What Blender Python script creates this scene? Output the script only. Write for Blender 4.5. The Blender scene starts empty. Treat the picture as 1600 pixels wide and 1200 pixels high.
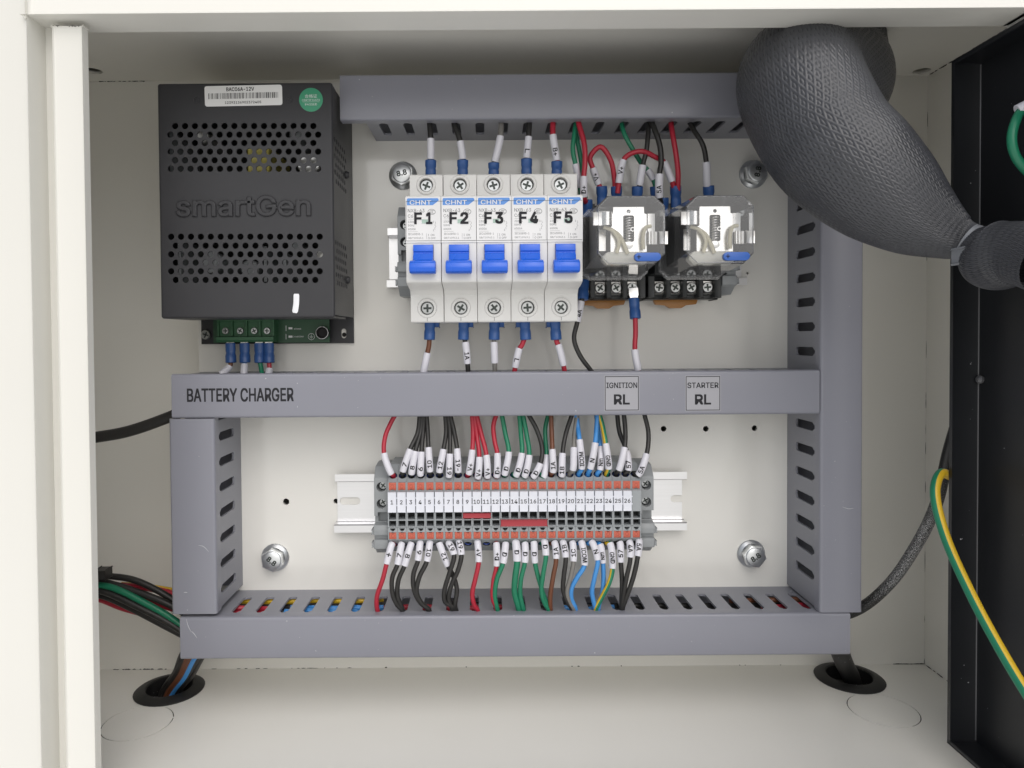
import bpy, bmesh, math, random
from mathutils import Vector, Matrix
from mathutils.geometry import delaunay_2d_cdt
random.seed(7)
SC = bpy.context.scene
COL = SC.collection
R = math.radians

# ------------------------------------------------------------------ camera
FPX, DIST = 1110.0, 430.0          # focal length in pixels of a 1600 px frame, distance to the plate (mm)
PITCH, ROLL = R(1.2), R(0.4)
VPX, VPY = 758.0, 527.0            # where the plate's normal through the lens meets the picture
CX, CY = VPX, VPY + FPX * math.tan(PITCH)
r0, u0 = Vector((1, 0, 0)), Vector((0, math.sin(PITCH), math.cos(PITCH)))
FWD = Vector((0, math.cos(PITCH), -math.sin(PITCH)))
RGT = r0 * math.cos(ROLL) - u0 * math.sin(ROLL)
UPV = r0 * math.sin(ROLL) + u0 * math.cos(ROLL)
CAM = Vector((0, -DIST, 0))
cd = bpy.data.cameras.new('camera')
cd.sensor_fit = 'HORIZONTAL'; cd.sensor_width = 36.0; cd.lens = FPX / 1600 * 36
cd.shift_x = (800 - CX) / 1600; cd.shift_y = (CY - 600) / 1600
cd.clip_start = 0.005; cd.clip_end = 50
cam = bpy.data.objects.new('camera', cd); COL.objects.link(cam)
m = Matrix((RGT, UPV, -FWD)).transposed().to_4x4(); m.translation = CAM * 0.001
cam.matrix_world = m
SC.camera = cam

# ------------------------------------------------------------------ world, sun, exposure
SUN_EL, SUN_AZ = 44.0, 166.0       # degrees; the sun stands behind the photographer
w = bpy.data.worlds.new('World'); SC.world = w; w.use_nodes = True
nt = w.node_tree; nt.nodes.clear()
sky = nt.nodes.new('ShaderNodeTexSky'); sky.sky_type = 'NISHITA'; sky.sun_disc = False
sky.sun_elevation = R(SUN_EL); sky.sun_rotation = R(SUN_AZ); sky.dust_density = 3.0; sky.air_density = 1.0
hsv = nt.nodes.new('ShaderNodeHueSaturation'); hsv.inputs['Saturation'].default_value = 0.42
tc = nt.nodes.new('ShaderNodeTexCoord'); sp = nt.nodes.new('ShaderNodeSeparateXYZ')
mr = nt.nodes.new('ShaderNodeMapRange'); mr.inputs['From Min'].default_value = -0.06; mr.inputs['From Max'].default_value = 0.0
mx = nt.nodes.new('ShaderNodeMix'); mx.data_type = 'RGBA'
mx.inputs['A'].default_value = (8.2,8.1,7.9, 1)      # glow added below the horizon for unseen pale ground, brightened to light the cabinet
bg = nt.nodes.new('ShaderNodeBackground'); bg.inputs['Strength'].default_value = 0.12
wo = nt.nodes.new('ShaderNodeOutputWorld')
L = nt.links.new
L(sky.outputs[0], hsv.inputs['Color']); L(tc.outputs['Generated'], sp.inputs[0]); L(sp.outputs['Z'], mr.inputs['Value'])
L(mr.outputs[0], mx.inputs['Factor']); L(hsv.outputs[0], mx.inputs['B']); L(mx.outputs['Result'], bg.inputs['Color']); L(bg.outputs[0], wo.inputs[0])
sl = bpy.data.lights.new('sun', 'SUN'); sl.energy = 1.25; sl.angle = R(80); sl.color = (1.0, 0.975, 0.94)
so = bpy.data.objects.new('sun', sl); COL.objects.link(so)
sdir = Vector((math.sin(R(SUN_AZ)) * math.cos(R(SUN_EL)), math.cos(R(SUN_AZ)) * math.cos(R(SUN_EL)), math.sin(R(SUN_EL))))
so.rotation_euler = sdir.to_track_quat('Z', 'Y').to_euler()
vs = SC.view_settings
SC.display_settings.display_device = 'sRGB'
vs.view_transform = 'Standard'; vs.look = 'None'; vs.gamma = 1; vs.use_curve_mapping = False
vs.exposure = -0.03
SC.cycles.max_bounces = 12; SC.cycles.diffuse_bounces = 8; SC.cycles.transparent_max_bounces = 24
SC.cycles.glossy_bounces = 5; SC.cycles.use_denoising = True

# ------------------------------------------------------------------ geometry helpers (all in mm; depth d grows towards the lens)
def ray(px, py):
    return (RGT * ((px - CX) / FPX) - UPV * ((py - CY) / FPX) + FWD)
def P(px, py, d):
    v = ray(px, py); t = (-d - CAM.y) / v.y
    return CAM + v * t
def PH(px, py, h):
    v = ray(px, py); return CAM + v * ((h - CAM.z) / v.z)
def PX(px, py, x):
    v = ray(px, py); return CAM + v * ((x - CAM.x) / v.x)
def V(x, d, h): return Vector((x, -d, h))

def box(bm, x0, x1, d0, d1, h0, h1, bev=0, seg=2):
    b = bmesh.new()
    r = bmesh.ops.create_cube(b, size=1)
    for v in r['verts']:
        v.co = V(x0 + (v.co.x + .5) * (x1 - x0), d0 + (v.co.y + .5) * (d1 - d0), h0 + (v.co.z + .5) * (h1 - h0))
    if bev: bmesh.ops.bevel(b, geom=b.edges[:], offset=bev, segments=seg, affect='EDGES', profile=0.5, clamp_overlap=True)
    return join(bm, b)
def join(bm, b, mi=None):
    bmesh.ops.recalc_face_normals(b, faces=b.faces[:])
    vm = [bm.verts.new(v.co) for v in b.verts]
    b.verts.index_update()
    for f in b.faces:
        try:
            nf = bm.faces.new([vm[v.index] for v in f.verts]); nf.material_index = f.material_index if mi is None else mi
        except ValueError: pass
    b.free(); return bm
def prism(bm, poly, fn, t0, t1, bev=0):
    """closed polygon (a,b) swept from t0 to t1; fn(a,b,t)->Vector"""
    b = bmesh.new()
    A = [b.verts.new(fn(p[0], p[1], t0)) for p in poly]; B = [b.verts.new(fn(p[0], p[1], t1)) for p in poly]
    n = len(poly)
    b.faces.new(A); b.faces.new(list(reversed(B)))
    for i in range(n): b.faces.new([A[i], B[i], B[(i + 1) % n], A[(i + 1) % n]])
    if bev:
        es = [e for e in b.edges if e.is_manifold]
        bmesh.ops.recalc_face_normals(b, faces=b.faces[:])
        bmesh.ops.bevel(b, geom=es, offset=bev, segments=2, affect='EDGES', profile=0.5, clamp_overlap=True)
    return join(bm, b)
def holed(bm, outer, holes, fn, t0, t1):
    """plate with real holes"""
    b = bmesh.new(); pv, pe = [], []
    for lp in [outer] + holes:
        n0 = len(pv); pv += [Vector((p[0], p[1])) for p in lp]; pe += [(n0 + i, n0 + (i + 1) % len(lp)) for i in range(len(lp))]
    cv, _, cf = delaunay_2d_cdt(pv, pe, [list(range(len(outer)))], 2, 1e-5)[:3]
    nv = [b.verts.new((q.x, q.y, 0)) for q in cv]
    for f in cf: b.faces.new([nv[i] for i in f])
    r = bmesh.ops.extrude_face_region(b, geom=b.faces[:])
    ex = {v for v in r['geom'] if isinstance(v, bmesh.types.BMVert)}
    for v in b.verts:
        v.co = fn(v.co.x, v.co.y, t1 if v in ex else t0)
    return join(bm, b)
def circ(cx, cy, r, n=12, a0=0): return [(cx + r * math.cos(a0 + 2 * math.pi * i / n), cy + r * math.sin(a0 + 2 * math.pi * i / n)) for i in range(n)]
def rrect(cx, cy, w_, h_, r, n=3):
    o = []
    for sx, sy, a in ((1, 1, 0), (-1, 1, 90), (-1, -1, 180), (1, -1, 270)):
        for i in range(n + 1):
            t = R(a + 90 * i / n); o.append((cx + sx * (w_ / 2 - r) + r * math.cos(t), cy + sy * (h_ / 2 - r) + r * math.sin(t)))
    return o
def lathe(bm, prof, org, axis, seg=20, mi=0):
    """prof [(r, t)] turned round axis at org"""
    axis = Vector(axis).normalized(); a = axis.orthogonal().normalized(); c = axis.cross(a)
    b = bmesh.new(); rings = []
    for r_, t in prof:
        if r_ < 1e-6: rings.append([b.verts.new(org + axis * t)]); continue
        rings.append([b.verts.new(org + axis * t + (a * math.cos(2 * math.pi * i / seg) + c * math.sin(2 * math.pi * i / seg)) * r_) for i in range(seg)])
    for A, B in zip(rings, rings[1:]):
        for i in range(seg):
            j = (i + 1) % seg
            q = ([A[0]] if len(A) == 1 else [A[i], A[j]]) + ([B[0]] if len(B) == 1 else [B[j], B[i]])
            if len(q) > 2: b.faces.new(q)
    return join(bm, b, mi)
def spline(pts, n=8):
    pts = [Vector(p) for p in pts]
    e = [pts[0] * 2 - pts[1]] + pts + [pts[-1] * 2 - pts[-2]]
    out, idx = [], []
    for i in range(1, len(e) - 2):
        p0, p1, p2, p3 = e[i - 1], e[i], e[i + 1], e[i + 2]
        t0_ = 0; t1_ = t0_ + max((p1 - p0).length, 1e-3) ** .5; t2_ = t1_ + max((p2 - p1).length, 1e-3) ** .5; t3_ = t2_ + max((p3 - p2).length, 1e-3) ** .5
        idx.append(len(out))
        for k in range(n):
            t = t1_ + (t2_ - t1_) * k / n
            A1 = p0 * ((t1_ - t) / (t1_ - t0_)) + p1 * ((t - t0_) / (t1_ - t0_))
            A2 = p1 * ((t2_ - t) / (t2_ - t1_)) + p2 * ((t - t1_) / (t2_ - t1_))
            A3 = p2 * ((t3_ - t) / (t3_ - t2_)) + p3 * ((t - t2_) / (t3_ - t2_))
            B1 = A1 * ((t2_ - t) / (t2_ - t0_)) + A2 * ((t - t0_) / (t2_ - t0_))
            B2 = A2 * ((t3_ - t) / (t3_ - t1_)) + A3 * ((t - t1_) / (t3_ - t1_))
            out.append(B1 * ((t2_ - t) / (t2_ - t1_)) + B2 * ((t - t1_) / (t2_ - t1_)))
    idx.append(len(out)); out.append(pts[-1])
    return out, idx
def tube(bm, pts, rad, seg=10, cap=True, matfn=None, uv=None, disp=None):
    n = len(pts)
    rad = [rad] * n if not hasattr(rad, '__len__') else rad
    T = [(pts[min(i + 1, n - 1)] - pts[max(i - 1, 0)]).normalized() for i in range(n)]
    nrm = Vector((0, -1, 0.3)); nrm = (nrm - T[0] * nrm.dot(T[0])).normalized()
    rings = []; s = 0
    for i in range(n):
        if i: s += (pts[i] - pts[i - 1]).length
        nrm = (nrm - T[i] * nrm.dot(T[i])).normalized(); bi = T[i].cross(nrm)
        ring = []
        for k in range(seg):
            a = 2 * math.pi * k / seg
            r_ = rad[i] + (disp(a, s, i / (n - 1)) if disp else 0)
            ring.append(bm.verts.new(pts[i] + (nrm * math.cos(a) + bi * math.sin(a)) * r_))
        rings.append(ring)
    for i in range(n - 1):
        for k in range(seg):
            f = bm.faces.new([rings[i][k], rings[i][(k + 1) % seg], rings[i + 1][(k + 1) % seg], rings[i + 1][k]])
            if matfn: f.material_index = matfn(k / seg, i / n)
    if cap:
        bm.faces.new(list(reversed(rings[0]))); bm.faces.new(rings[-1])
    return bm
def boolcut(bm, cutters):
    def tmp(b):
        bmesh.ops.recalc_face_normals(b, faces=b.faces[:])
        me = bpy.data.meshes.new('t'); b.to_mesh(me); b.free()
        o = bpy.data.objects.new('t', me); COL.objects.link(o); return o
    o = tmp(bm); cs = [tmp(c) for c in cutters]
    for c in cs:
        md = o.modifiers.new('b', 'BOOLEAN'); md.object = c; md.operation = 'DIFFERENCE'; md.solver = 'EXACT'
    dg = bpy.context.evaluated_depsgraph_get(); dg.update()
    me = bpy.data.meshes.new_from_object(o.evaluated_get(dg))
    nb = bmesh.new(); nb.from_mesh(me)
    bpy.data.meshes.remove(me)
    for q in [o] + cs:
        d_ = q.data; bpy.data.objects.remove(q); bpy.data.meshes.remove(d_)
    return nb

# ------------------------------------------------------------------ objects
WL = {}
def mesh_of(bm, name, smooth=38, normals=True):
    if normals: bmesh.ops.recalc_face_normals(bm, faces=bm.faces[:])
    bmesh.ops.scale(bm, vec=(.001,) * 3, verts=bm.verts[:])
    me = bpy.data.meshes.new(name); bm.to_mesh(me); bm.free()
    if smooth:
        me.polygons.foreach_set('use_smooth', [True] * len(me.polygons))
        me.set_sharp_from_angle(angle=R(smooth))
    return me
def thing(name, label, cat, loc=(0, 0, 0), group=None):
    o = bpy.data.objects.new(name, None); COL.objects.link(o); o.empty_display_size = 0.01
    loc = Vector(loc); o.location = loc * .001; WL[o] = loc
    o['label'] = label; o['category'] = cat
    if group: o['group'] = group
    return o
def part(name, bm, mat_, parent, local=False, smooth=38, label=None, normals=True):
    if not local and parent is not None and WL[parent].length: bmesh.ops.translate(bm, vec=-WL[parent], verts=bm.verts[:])
    me = mesh_of(bm, name, smooth, normals)
    for q in (mat_ if isinstance(mat_, (list, tuple)) else [mat_]): me.materials.append(M[q])
    o = bpy.data.objects.new(name, me); COL.objects.link(o)
    o.parent = parent
    if parent is not None: WL[o] = WL.get(parent, Vector())
    if label: o['label'] = label
    return o
def solo(name, bm, mat_, label, cat, loc=(0, 0, 0), group=None, smooth=38, local=False):
    """a thing that is one mesh"""
    loc = Vector(loc)
    if loc.length and not local: bmesh.ops.translate(bm, vec=-loc, verts=bm.verts[:])
    o = part(name, bm, mat_, None, smooth=smooth); o.location = loc * .001; WL[o] = loc
    o['label'] = label; o['category'] = cat
    if group: o['group'] = group
    return o
def copy_tree(o, parent=None):
    c = o.copy(); COL.objects.link(c); c.parent = parent
    for ch in list(o.children): copy_tree(ch, c)
    return c

TXT = {}
try: SANS = bpy.data.fonts.load(bpy.utils.system_resource('DATAFILES', path='fonts') + '/Inter.woff2')   # the plain sans that ships with Blender
except Exception: SANS = None
def text(s, bold=0.0, bevel=0.0):
    """centred letter shapes, unit: cap height about 1"""
    k = (s, bevel)
    if k not in TXT:
        cu = bpy.data.curves.new('t', 'FONT'); cu.body = s; cu.size = 1.37
        if SANS and max(map(ord, s)) < 128: cu.font = SANS
        cu.resolution_u = 3
        cu.align_x = 'CENTER'
        if bevel: cu.extrude = bevel; cu.bevel_depth = bevel * .8; cu.bevel_resolution = 1
        ob = bpy.data.objects.new('t', cu); COL.objects.link(ob)
        dg = bpy.context.evaluated_depsgraph_get(); dg.update()
        me = bpy.data.meshes.new_from_object(ob.evaluated_get(dg))
        vs_ = [v.co.copy() for v in me.vertices]; fs = [list(p.vertices) for p in me.polygons]
        bpy.data.objects.remove(ob); bpy.data.curves.remove(cu); bpy.data.meshes.remove(me)
        if vs_:
            x0 = min(v.x for v in vs_); x1 = max(v.x for v in vs_); y0 = min(v.y for v in vs_); y1 = max(v.y for v in vs_)
            vs_ = [Vector((v.x - (x0 + x1) / 2, v.y - (y0 + y1) / 2, v.z)) for v in vs_]
            root = list(range(len(vs_)))                      # overlapping strokes of one letter get heights of their own
            def find(a):
                while root[a] != a: root[a] = root[root[a]]; a = root[a]
                return a
            for f in fs:
                for a in f[1:]: root[find(a)] = find(f[0])
            isl = {}
            for a in range(len(vs_)): isl.setdefault(find(a), len(isl))
            if not bevel: vs_ = [Vector((v.x, v.y, .0035 * (isl[find(a)] % 5))) for a, v in enumerate(vs_)]
            TXT[k] = (vs_, fs, x1 - x0, y1 - y0)
        else: TXT[k] = ([], [], 1, 1)
    return TXT[k]
def put_text(bm, s, fn, w_=None, h_=None, bold=0.0, bevel=0.0, left=False):
    """fn(u,v,z)->Vector with text fitted to w_ x h_ (mm)"""
    vs_, fs, tw, th = text(s, bold, bevel)
    sy = h_ / th if h_ else None; sx = w_ / tw if w_ else None
    if sx is None: sx = sy
    if sy is None: sy = sx
    off = tw * sx / 2 if left else 0
    o = bold * th * sy * .8                                # heavier strokes: the letters overprinted a hair apart
    for n_, (ox, oy) in enumerate(((0, 0),) if not bold else ((-o, -o), (o, -o), (-o, o), (o, o), (0, 0))):
        kx, ky = sx * (1 - 2 * o / (tw * sx)), sy * (1 - 2 * o / (th * sy))
        if bevel:
            nv = [bm.verts.new(fn(v.x * kx + off + ox, v.y * ky + oy, v.z * sy)) for v in vs_]
            for f in fs:
                try: bm.faces.new([nv[i] for i in f])
                except ValueError: pass
        else:                                              # every facet of the print at its own hair's height: overlapping strokes never coincide
            for q, f in enumerate(fs): bm.faces.new([bm.verts.new(fn(vs_[i].x * kx + off + ox, vs_[i].y * ky + oy, .0013 * (q * 7 % 13) + .018 * n_)) for i in f])
    return bm
def flat(x, d, h): return lambda u, v, z: V(x + u, d + z, h + v)

ONES = 'zero one two three four five six seven eight nine ten eleven twelve thirteen fourteen fifteen sixteen seventeen eighteen nineteen'.split()
def nw(i): return ONES[i] if i < 20 else 'twenty' + ('' if i == 20 else '-' + ONES[i - 20])
# ------------------------------------------------------------------ materials
M = {}
def mat(name, col, rough=0.5, metal=0.0, var=0.05, vscale=40, bump=0.0, bscale=900, spec=0.5, coat=0.0, aniso=None, speck=None):
    m_ = bpy.data.materials.new(name); m_.use_nodes = True; M[name] = m_
    n = m_.node_tree.nodes; l = m_.node_tree.links.new; p = n['Principled BSDF']
    p.inputs['Roughness'].default_value = rough; p.inputs['Metallic'].default_value = metal
    p.inputs['Specular IOR Level'].default_value = spec; p.inputs['Coat Weight'].default_value = coat
    p.inputs['Coat Roughness'].default_value = 0.08
    t = n.new('ShaderNodeTexCoord'); mp = n.new('ShaderNodeMapping'); l(t.outputs['Object'], mp.inputs[0])
    if aniso: mp.inputs['Scale'].default_value = aniso
    nz = n.new('ShaderNodeTexNoise'); nz.inputs['Scale'].default_value = vscale; nz.inputs['Detail'].default_value = 5
    l(mp.outputs[0], nz.inputs['Vector'])
    mxn = n.new('ShaderNodeMix'); mxn.data_type = 'RGBA'
    mxn.inputs['A'].default_value = tuple(c * (1 - var) for c in col) + (1,); mxn.inputs['B'].default_value = tuple(min(1, c * (1 + var)) for c in col) + (1,)
    l(nz.outputs['Fac'], mxn.inputs['Factor']); out = mxn.outputs['Result']
    if speck:                                                        # dust or paint specks: (colour, scale, threshold, softness)
        s2 = n.new('ShaderNodeTexNoise'); s2.inputs['Scale'].default_value = speck[1]; s2.inputs['Detail'].default_value = 2
        l(t.outputs['Object'], s2.inputs['Vector'])
        rp = n.new('ShaderNodeMapRange'); rp.inputs['From Min'].default_value = speck[2]; rp.inputs['From Max'].default_value = speck[2] + speck[3]
        l(s2.outputs['Fac'], rp.inputs['Value'])
        m2 = n.new('ShaderNodeMix'); m2.data_type = 'RGBA'; m2.inputs['B'].default_value = tuple(speck[0]) + (1,)
        l(rp.outputs[0], m2.inputs['Factor']); l(out, m2.inputs['A']); out = m2.outputs['Result']
    l(out, p.inputs['Base Color'])
    rr = n.new('ShaderNodeMapRange'); rr.inputs['To Min'].default_value = max(.02, rough - .06); rr.inputs['To Max'].default_value = rough + .06
    l(nz.outputs['Fac'], rr.inputs['Value']); l(rr.outputs[0], p.inputs['Roughness'])
    if bump:
        b2 = n.new('ShaderNodeTexNoise'); b2.inputs['Scale'].default_value = bscale; b2.inputs['Detail'].default_value = 3
        l(mp.outputs[0], b2.inputs['Vector'])
        bp = n.new('ShaderNodeBump'); bp.inputs['Strength'].default_value = 1.0; bp.inputs['Distance'].default_value = bump * .001
        l(b2.outputs['Fac'], bp.inputs['Height']); l(bp.outputs[0], p.inputs['Normal'])
    return m_
mat('cream_paint', (0.84,0.825,0.775), 0.3, bump=0.05, bscale=160, var=0.03, vscale=14)
mat('floor_cream_lifted', (0.86, 0.848, 0.80), 0.3, bump=0.05, bscale=160, var=0.03, vscale=14)  # same cream as the walls, floor brightness lifted in the colour
mat('plate_paint', (0.80, 0.787, 0.745), 0.12, spec=0.7, bump=0.22, bscale=26, var=0.03, vscale=12, speck=((0.3, 0.28, 0.24), 330, 0.80, 0.01))
mat('frame_cream_dimmed', (0.73, 0.72, 0.675), 0.34, bump=0.05, bscale=160, var=0.025, vscale=14)  # the walls' cream paint, darkened to tone down the strong light on the frame
mat('seam_dirt', (0.05, 0.045, 0.04), 0.9)
mat('hole_dark', (0.012, 0.011, 0.01), 0.8)
mat('duct_grey', (0.24, 0.244, 0.284), 0.3, var=0.05, vscale=18, bump=0.02, bscale=300, speck=((0.5, 0.5, 0.53), 700, 0.755, 0.02))
mat('duct_wall', (0.262, 0.266, 0.30), 0.42, var=0.05, bump=0.02, bscale=300)
mat('charger_black', (0.036, 0.036, 0.04), 0.42, var=0.12, bump=0.05, bscale=2600, spec=0.4)
mat('charger_inside', (0.012, 0.012, 0.012), 0.7)
mat('pcb_green', (0.02, 0.075, 0.035), 0.4)
mat('terminal_green', (0.035, 0.12, 0.055), 0.45)
mat('print_white', (0.75, 0.76, 0.76), 0.5)
mat('paint_mark', (0.82, 0.83, 0.86), 0.4)
mat('sticker_green', (0.05, 0.3, 0.17), 0.35)
mat('sticker_white', (0.78, 0.78, 0.78), 0.35)
mat('sticker_silver', (0.36, 0.36, 0.39), 0.22)
mat('scuff', (0.5, 0.5, 0.54), 0.6)
mat('ink', (0.018, 0.018, 0.02), 0.6, spec=0.15)
mat('ink_grey', (0.10, 0.105, 0.115), 0.6, spec=0.15)
mat('ink_dark', (0.028, 0.028, 0.032), 0.6, spec=0.15)
mat('breaker_white', (0.70, 0.695, 0.68), 0.36, var=0.02, bump=0.015, bscale=1500)
mat('label_white', (0.72, 0.72, 0.725), 0.3, var=0.01)
mat('label_blue', (0.09, 0.25, 0.62), 0.3)
mat('toggle_blue', (0.012, 0.115, 0.66), 0.28, var=0.05)
mat('window_green', (0.35, 0.48, 0.42), 0.3)
mat('zinc', (0.46, 0.475, 0.48), 0.3, metal=1, var=0.08, vscale=300)
mat('bolt_zinc', (0.78, 0.8, 0.81), 0.36, metal=1, var=0.12, vscale=200)
mat('recess_dark', (0.06, 0.07, 0.065), 0.35, metal=0.8)
mat('rail_metal', (0.83, 0.83, 0.84), 0.33, metal=1, var=0.05, vscale=60, aniso=(0.3, 1, 14), bump=0.015, bscale=500)
mat('bright_metal', (0.85, 0.84, 0.82), 0.28, metal=1, var=0.04, vscale=200)
mat('copper', (0.75, 0.33, 0.2), 0.3, metal=1)
mat('block_grey', (0.31, 0.33, 0.345), 0.42, var=0.04, bump=0.015, bscale=1500)
mat('clamp_grey', (0.27, 0.285, 0.295), 0.45, var=0.04, bump=0.015, bscale=1500)
mat('clip_grey', (0.33, 0.325, 0.31), 0.5)
mat('lever_orange', (0.52, 0.115, 0.07), 0.38, var=0.08, vscale=200)
mat('lever_line', (0.30, 0.06, 0.04), 0.5)
mat('slot_black', (0.015, 0.017, 0.018), 0.6)
mat('contact_grey', (0.12, 0.13, 0.12), 0.35, metal=0.6)
mat('tag_white', (0.70, 0.715, 0.78), 0.4, var=0.01)
mat('jumper_red', (0.34, 0.03, 0.042), 0.4, var=0.05)
mat('sleeve_white', (0.66, 0.655, 0.71), 0.36, var=0.03, vscale=150)
mat('wire_black', (0.022, 0.021, 0.02), 0.42, var=0.15)
mat('wire_red', (0.41, 0.019, 0.04), 0.38, var=0.08)
mat('wire_green', (0.012, 0.19, 0.10), 0.38, var=0.08)
mat('wire_blue', (0.06, 0.27, 0.64), 0.38, var=0.06)
mat('wire_brown', (0.145, 0.052, 0.024), 0.4, var=0.08)
mat('wire_grey', (0.19, 0.182, 0.17), 0.4, var=0.06)
mat('wire_yellow', (0.66, 0.43, 0.025), 0.4, var=0.05)
mat('wire_cream', (0.66, 0.61, 0.44), 0.4, var=0.05)
mat('lug_blue', (0.03, 0.095, 0.29), 0.33, var=0.12, vscale=150)
mat('ferrule_blue', (0.05, 0.11, 0.5), 0.35)
mat('socket_black', (0.022, 0.025, 0.026), 0.4, var=0.1)
mat('tab_amber', (0.42, 0.19, 0.05), 0.35, var=0.1)
mat('rubber_black', (0.014, 0.014, 0.014), 0.48, var=0.2, speck=((0.3, 0.3, 0.3), 600, 0.74, 0.02))
mat('panel_black', (0.010, 0.011, 0.013), 0.38, var=0.2, bump=0.02, bscale=1500, speck=((0.4, 0.4, 0.42), 420, 0.765, 0.015))
mat('panel_edge', (0.09, 0.09, 0.095), 0.35)
mat('cable_overspray', (0.016, 0.016, 0.016), 0.4, var=0.15)
mat('braid_gap', (0.02, 0.021, 0.024), 0.6)
mat('sleeve_braid', (0.047, 0.049, 0.056), 0.34, var=0.25, vscale=120)
mat('tie_grey', (0.22, 0.23, 0.25), 0.35)
mat('capacitor', (0.55, 0.55, 0.53), 0.3, metal=0.7)
mat('tape_yellow', (0.55, 0.48, 0.12), 0.4)
mat('lever_blue', (0.03, 0.11, 0.42), 0.35)
mat('base_cream', (0.68, 0.67, 0.60), 0.4)
# white overspray on the right-hand cable: dense in the middle of its run
def overspray():
    m_ = M['cable_overspray']; n = m_.node_tree.nodes; l = m_.node_tree.links.new; p = n['Principled BSDF']
    t = n.new('ShaderNodeTexCoord'); nz = n.new('ShaderNodeTexNoise'); nz.inputs['Scale'].default_value = 3200; nz.inputs['Detail'].default_value = 3
    big = n.new('ShaderNodeTexNoise'); big.inputs['Scale'].default_value = 14
    s = n.new('ShaderNodeSeparateXYZ'); l(t.outputs['Object'], s.inputs[0]); l(t.outputs['Object'], nz.inputs[0]); l(t.outputs['Object'], big.inputs[0])
    g = n.new('ShaderNodeMapRange'); g.inputs['From Min'].default_value = -0.035; g.inputs['From Max'].default_value = 0.0
    g2 = n.new('ShaderNodeMapRange'); g2.inputs['From Min'].default_value = 0.075; g2.inputs['From Max'].default_value = 0.035
    l(s.outputs['Z'], g.inputs['Value']); l(s.outputs['Z'], g2.inputs['Value'])
    mu = n.new('ShaderNodeMath'); mu.operation = 'MULTIPLY'; l(g.outputs[0], mu.inputs[0]); l(g2.outputs[0], mu.inputs[1])
    th = n.new('ShaderNodeMath'); th.operation = 'MULTIPLY_ADD'; th.inputs[1].default_value = -0.20; th.inputs[2].default_value = 0.75; l(mu.outputs[0], th.inputs[0])
    gt = n.new('ShaderNodeMath'); gt.operation = 'GREATER_THAN'; l(nz.outputs['Fac'], gt.inputs[0]); l(th.outputs[0], gt.inputs[1])
    src = p.inputs['Base Color'].links[0].from_socket
    mx_ = n.new('ShaderNodeMix'); mx_.data_type = 'RGBA'; mx_.inputs['B'].default_value = (0.5, 0.5, 0.5, 1)
    l(gt.outputs[0], mx_.inputs['Factor']); l(src, mx_.inputs['A']); l(mx_.outputs['Result'], p.inputs['Base Color'])
overspray()
def clear(name, tint, gloss, rough, milk=0.0):
    m_ = bpy.data.materials.new(name); m_.use_nodes = True; M[name] = m_
    n = m_.node_tree.nodes; l = m_.node_tree.links.new; n.clear()
    o = n.new('ShaderNodeOutputMaterial'); tr = n.new('ShaderNodeBsdfTransparent'); tr.inputs[0].default_value = tuple(tint) + (1,)
    gl = n.new('ShaderNodeBsdfGlossy'); gl.inputs['Roughness'].default_value = rough; fr = n.new('ShaderNodeFresnel'); fr.inputs['IOR'].default_value = 1.5
    ad = n.new('ShaderNodeMath'); ad.operation = 'MULTIPLY_ADD'; ad.inputs[1].default_value = gloss; ad.inputs[2].default_value = 0.0
    mx_ = n.new('ShaderNodeMixShader'); l(fr.outputs[0], ad.inputs[0]); l(ad.outputs[0], mx_.inputs[0]); l(tr.outputs[0], mx_.inputs[1]); l(gl.outputs[0], mx_.inputs[2]); 
    if milk:
        df = n.new('ShaderNodeBsdfDiffuse'); df.inputs[0].default_value = (.8, .8, .82, 1); m3 = n.new('ShaderNodeMixShader'); m3.inputs[0].default_value = milk
        l(mx_.outputs[0], m3.inputs[1]); l(df.outputs[0], m3.inputs[2]); l(m3.outputs[0], o.inputs[0])
    else: l(mx_.outputs[0], o.inputs[0])
clear('clear_plastic', (0.93, 0.935, 0.945), 1.4, 0.06, 0.075)
clear('clear_film', (0.985, 0.985, 0.99), 0.35, 0.12)

# ------------------------------------------------------------------ the enclosure
BW = -25.0                                            # depth of the rear wall
FLOOR = P(800, 1042, BW).z; CEIL = P(800, 122.5, BW).z
XR = P(1447, 600, BW).x; XL = -262.0
FD = 118.0                                            # depth of the front face
enc = thing('electrical_enclosure', 'cream painted steel cabinet that holds all the equipment', 'cabinet', (0, -BW, FLOOR))
XDH = lambda u, v, t: V(u, v, t)                      # sheet in the x / depth plane
GL, GR = PH(265, 1078, FLOOR), PH(1327, 1060, FLOOR)
KL, KR = PH(215, 1129, FLOOR), PH(1380, 1109, FLOOR)
b = bmesh.new(); box(b, XL - 2, XR + 2, BW - 2, BW, FLOOR - 11, CEIL + 11); part('back_wall', b, 'cream_paint', enc)
b = bmesh.new(); holed(b, [(XL, BW), (XR, BW), (XR, FD - 2), (XL, FD - 2)], [circ(GL.x, -GL.y, 15, 28), circ(GR.x, -GR.y, 15, 28), circ(KL.x, -KL.y, 18.6, 48), circ(KR.x, -KR.y, 18.6, 48)], XDH, FLOOR - 1.5, FLOOR)
part('floor_plate', b, 'floor_cream_lifted', enc)
b = bmesh.new(); box(b, XL, XR, BW, FD - 2, FLOOR - 11, FLOOR - 8); part('base_plate', b, 'cream_paint', enc)  # added second skin under the floor, keeps outside light out of its gaps
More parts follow.
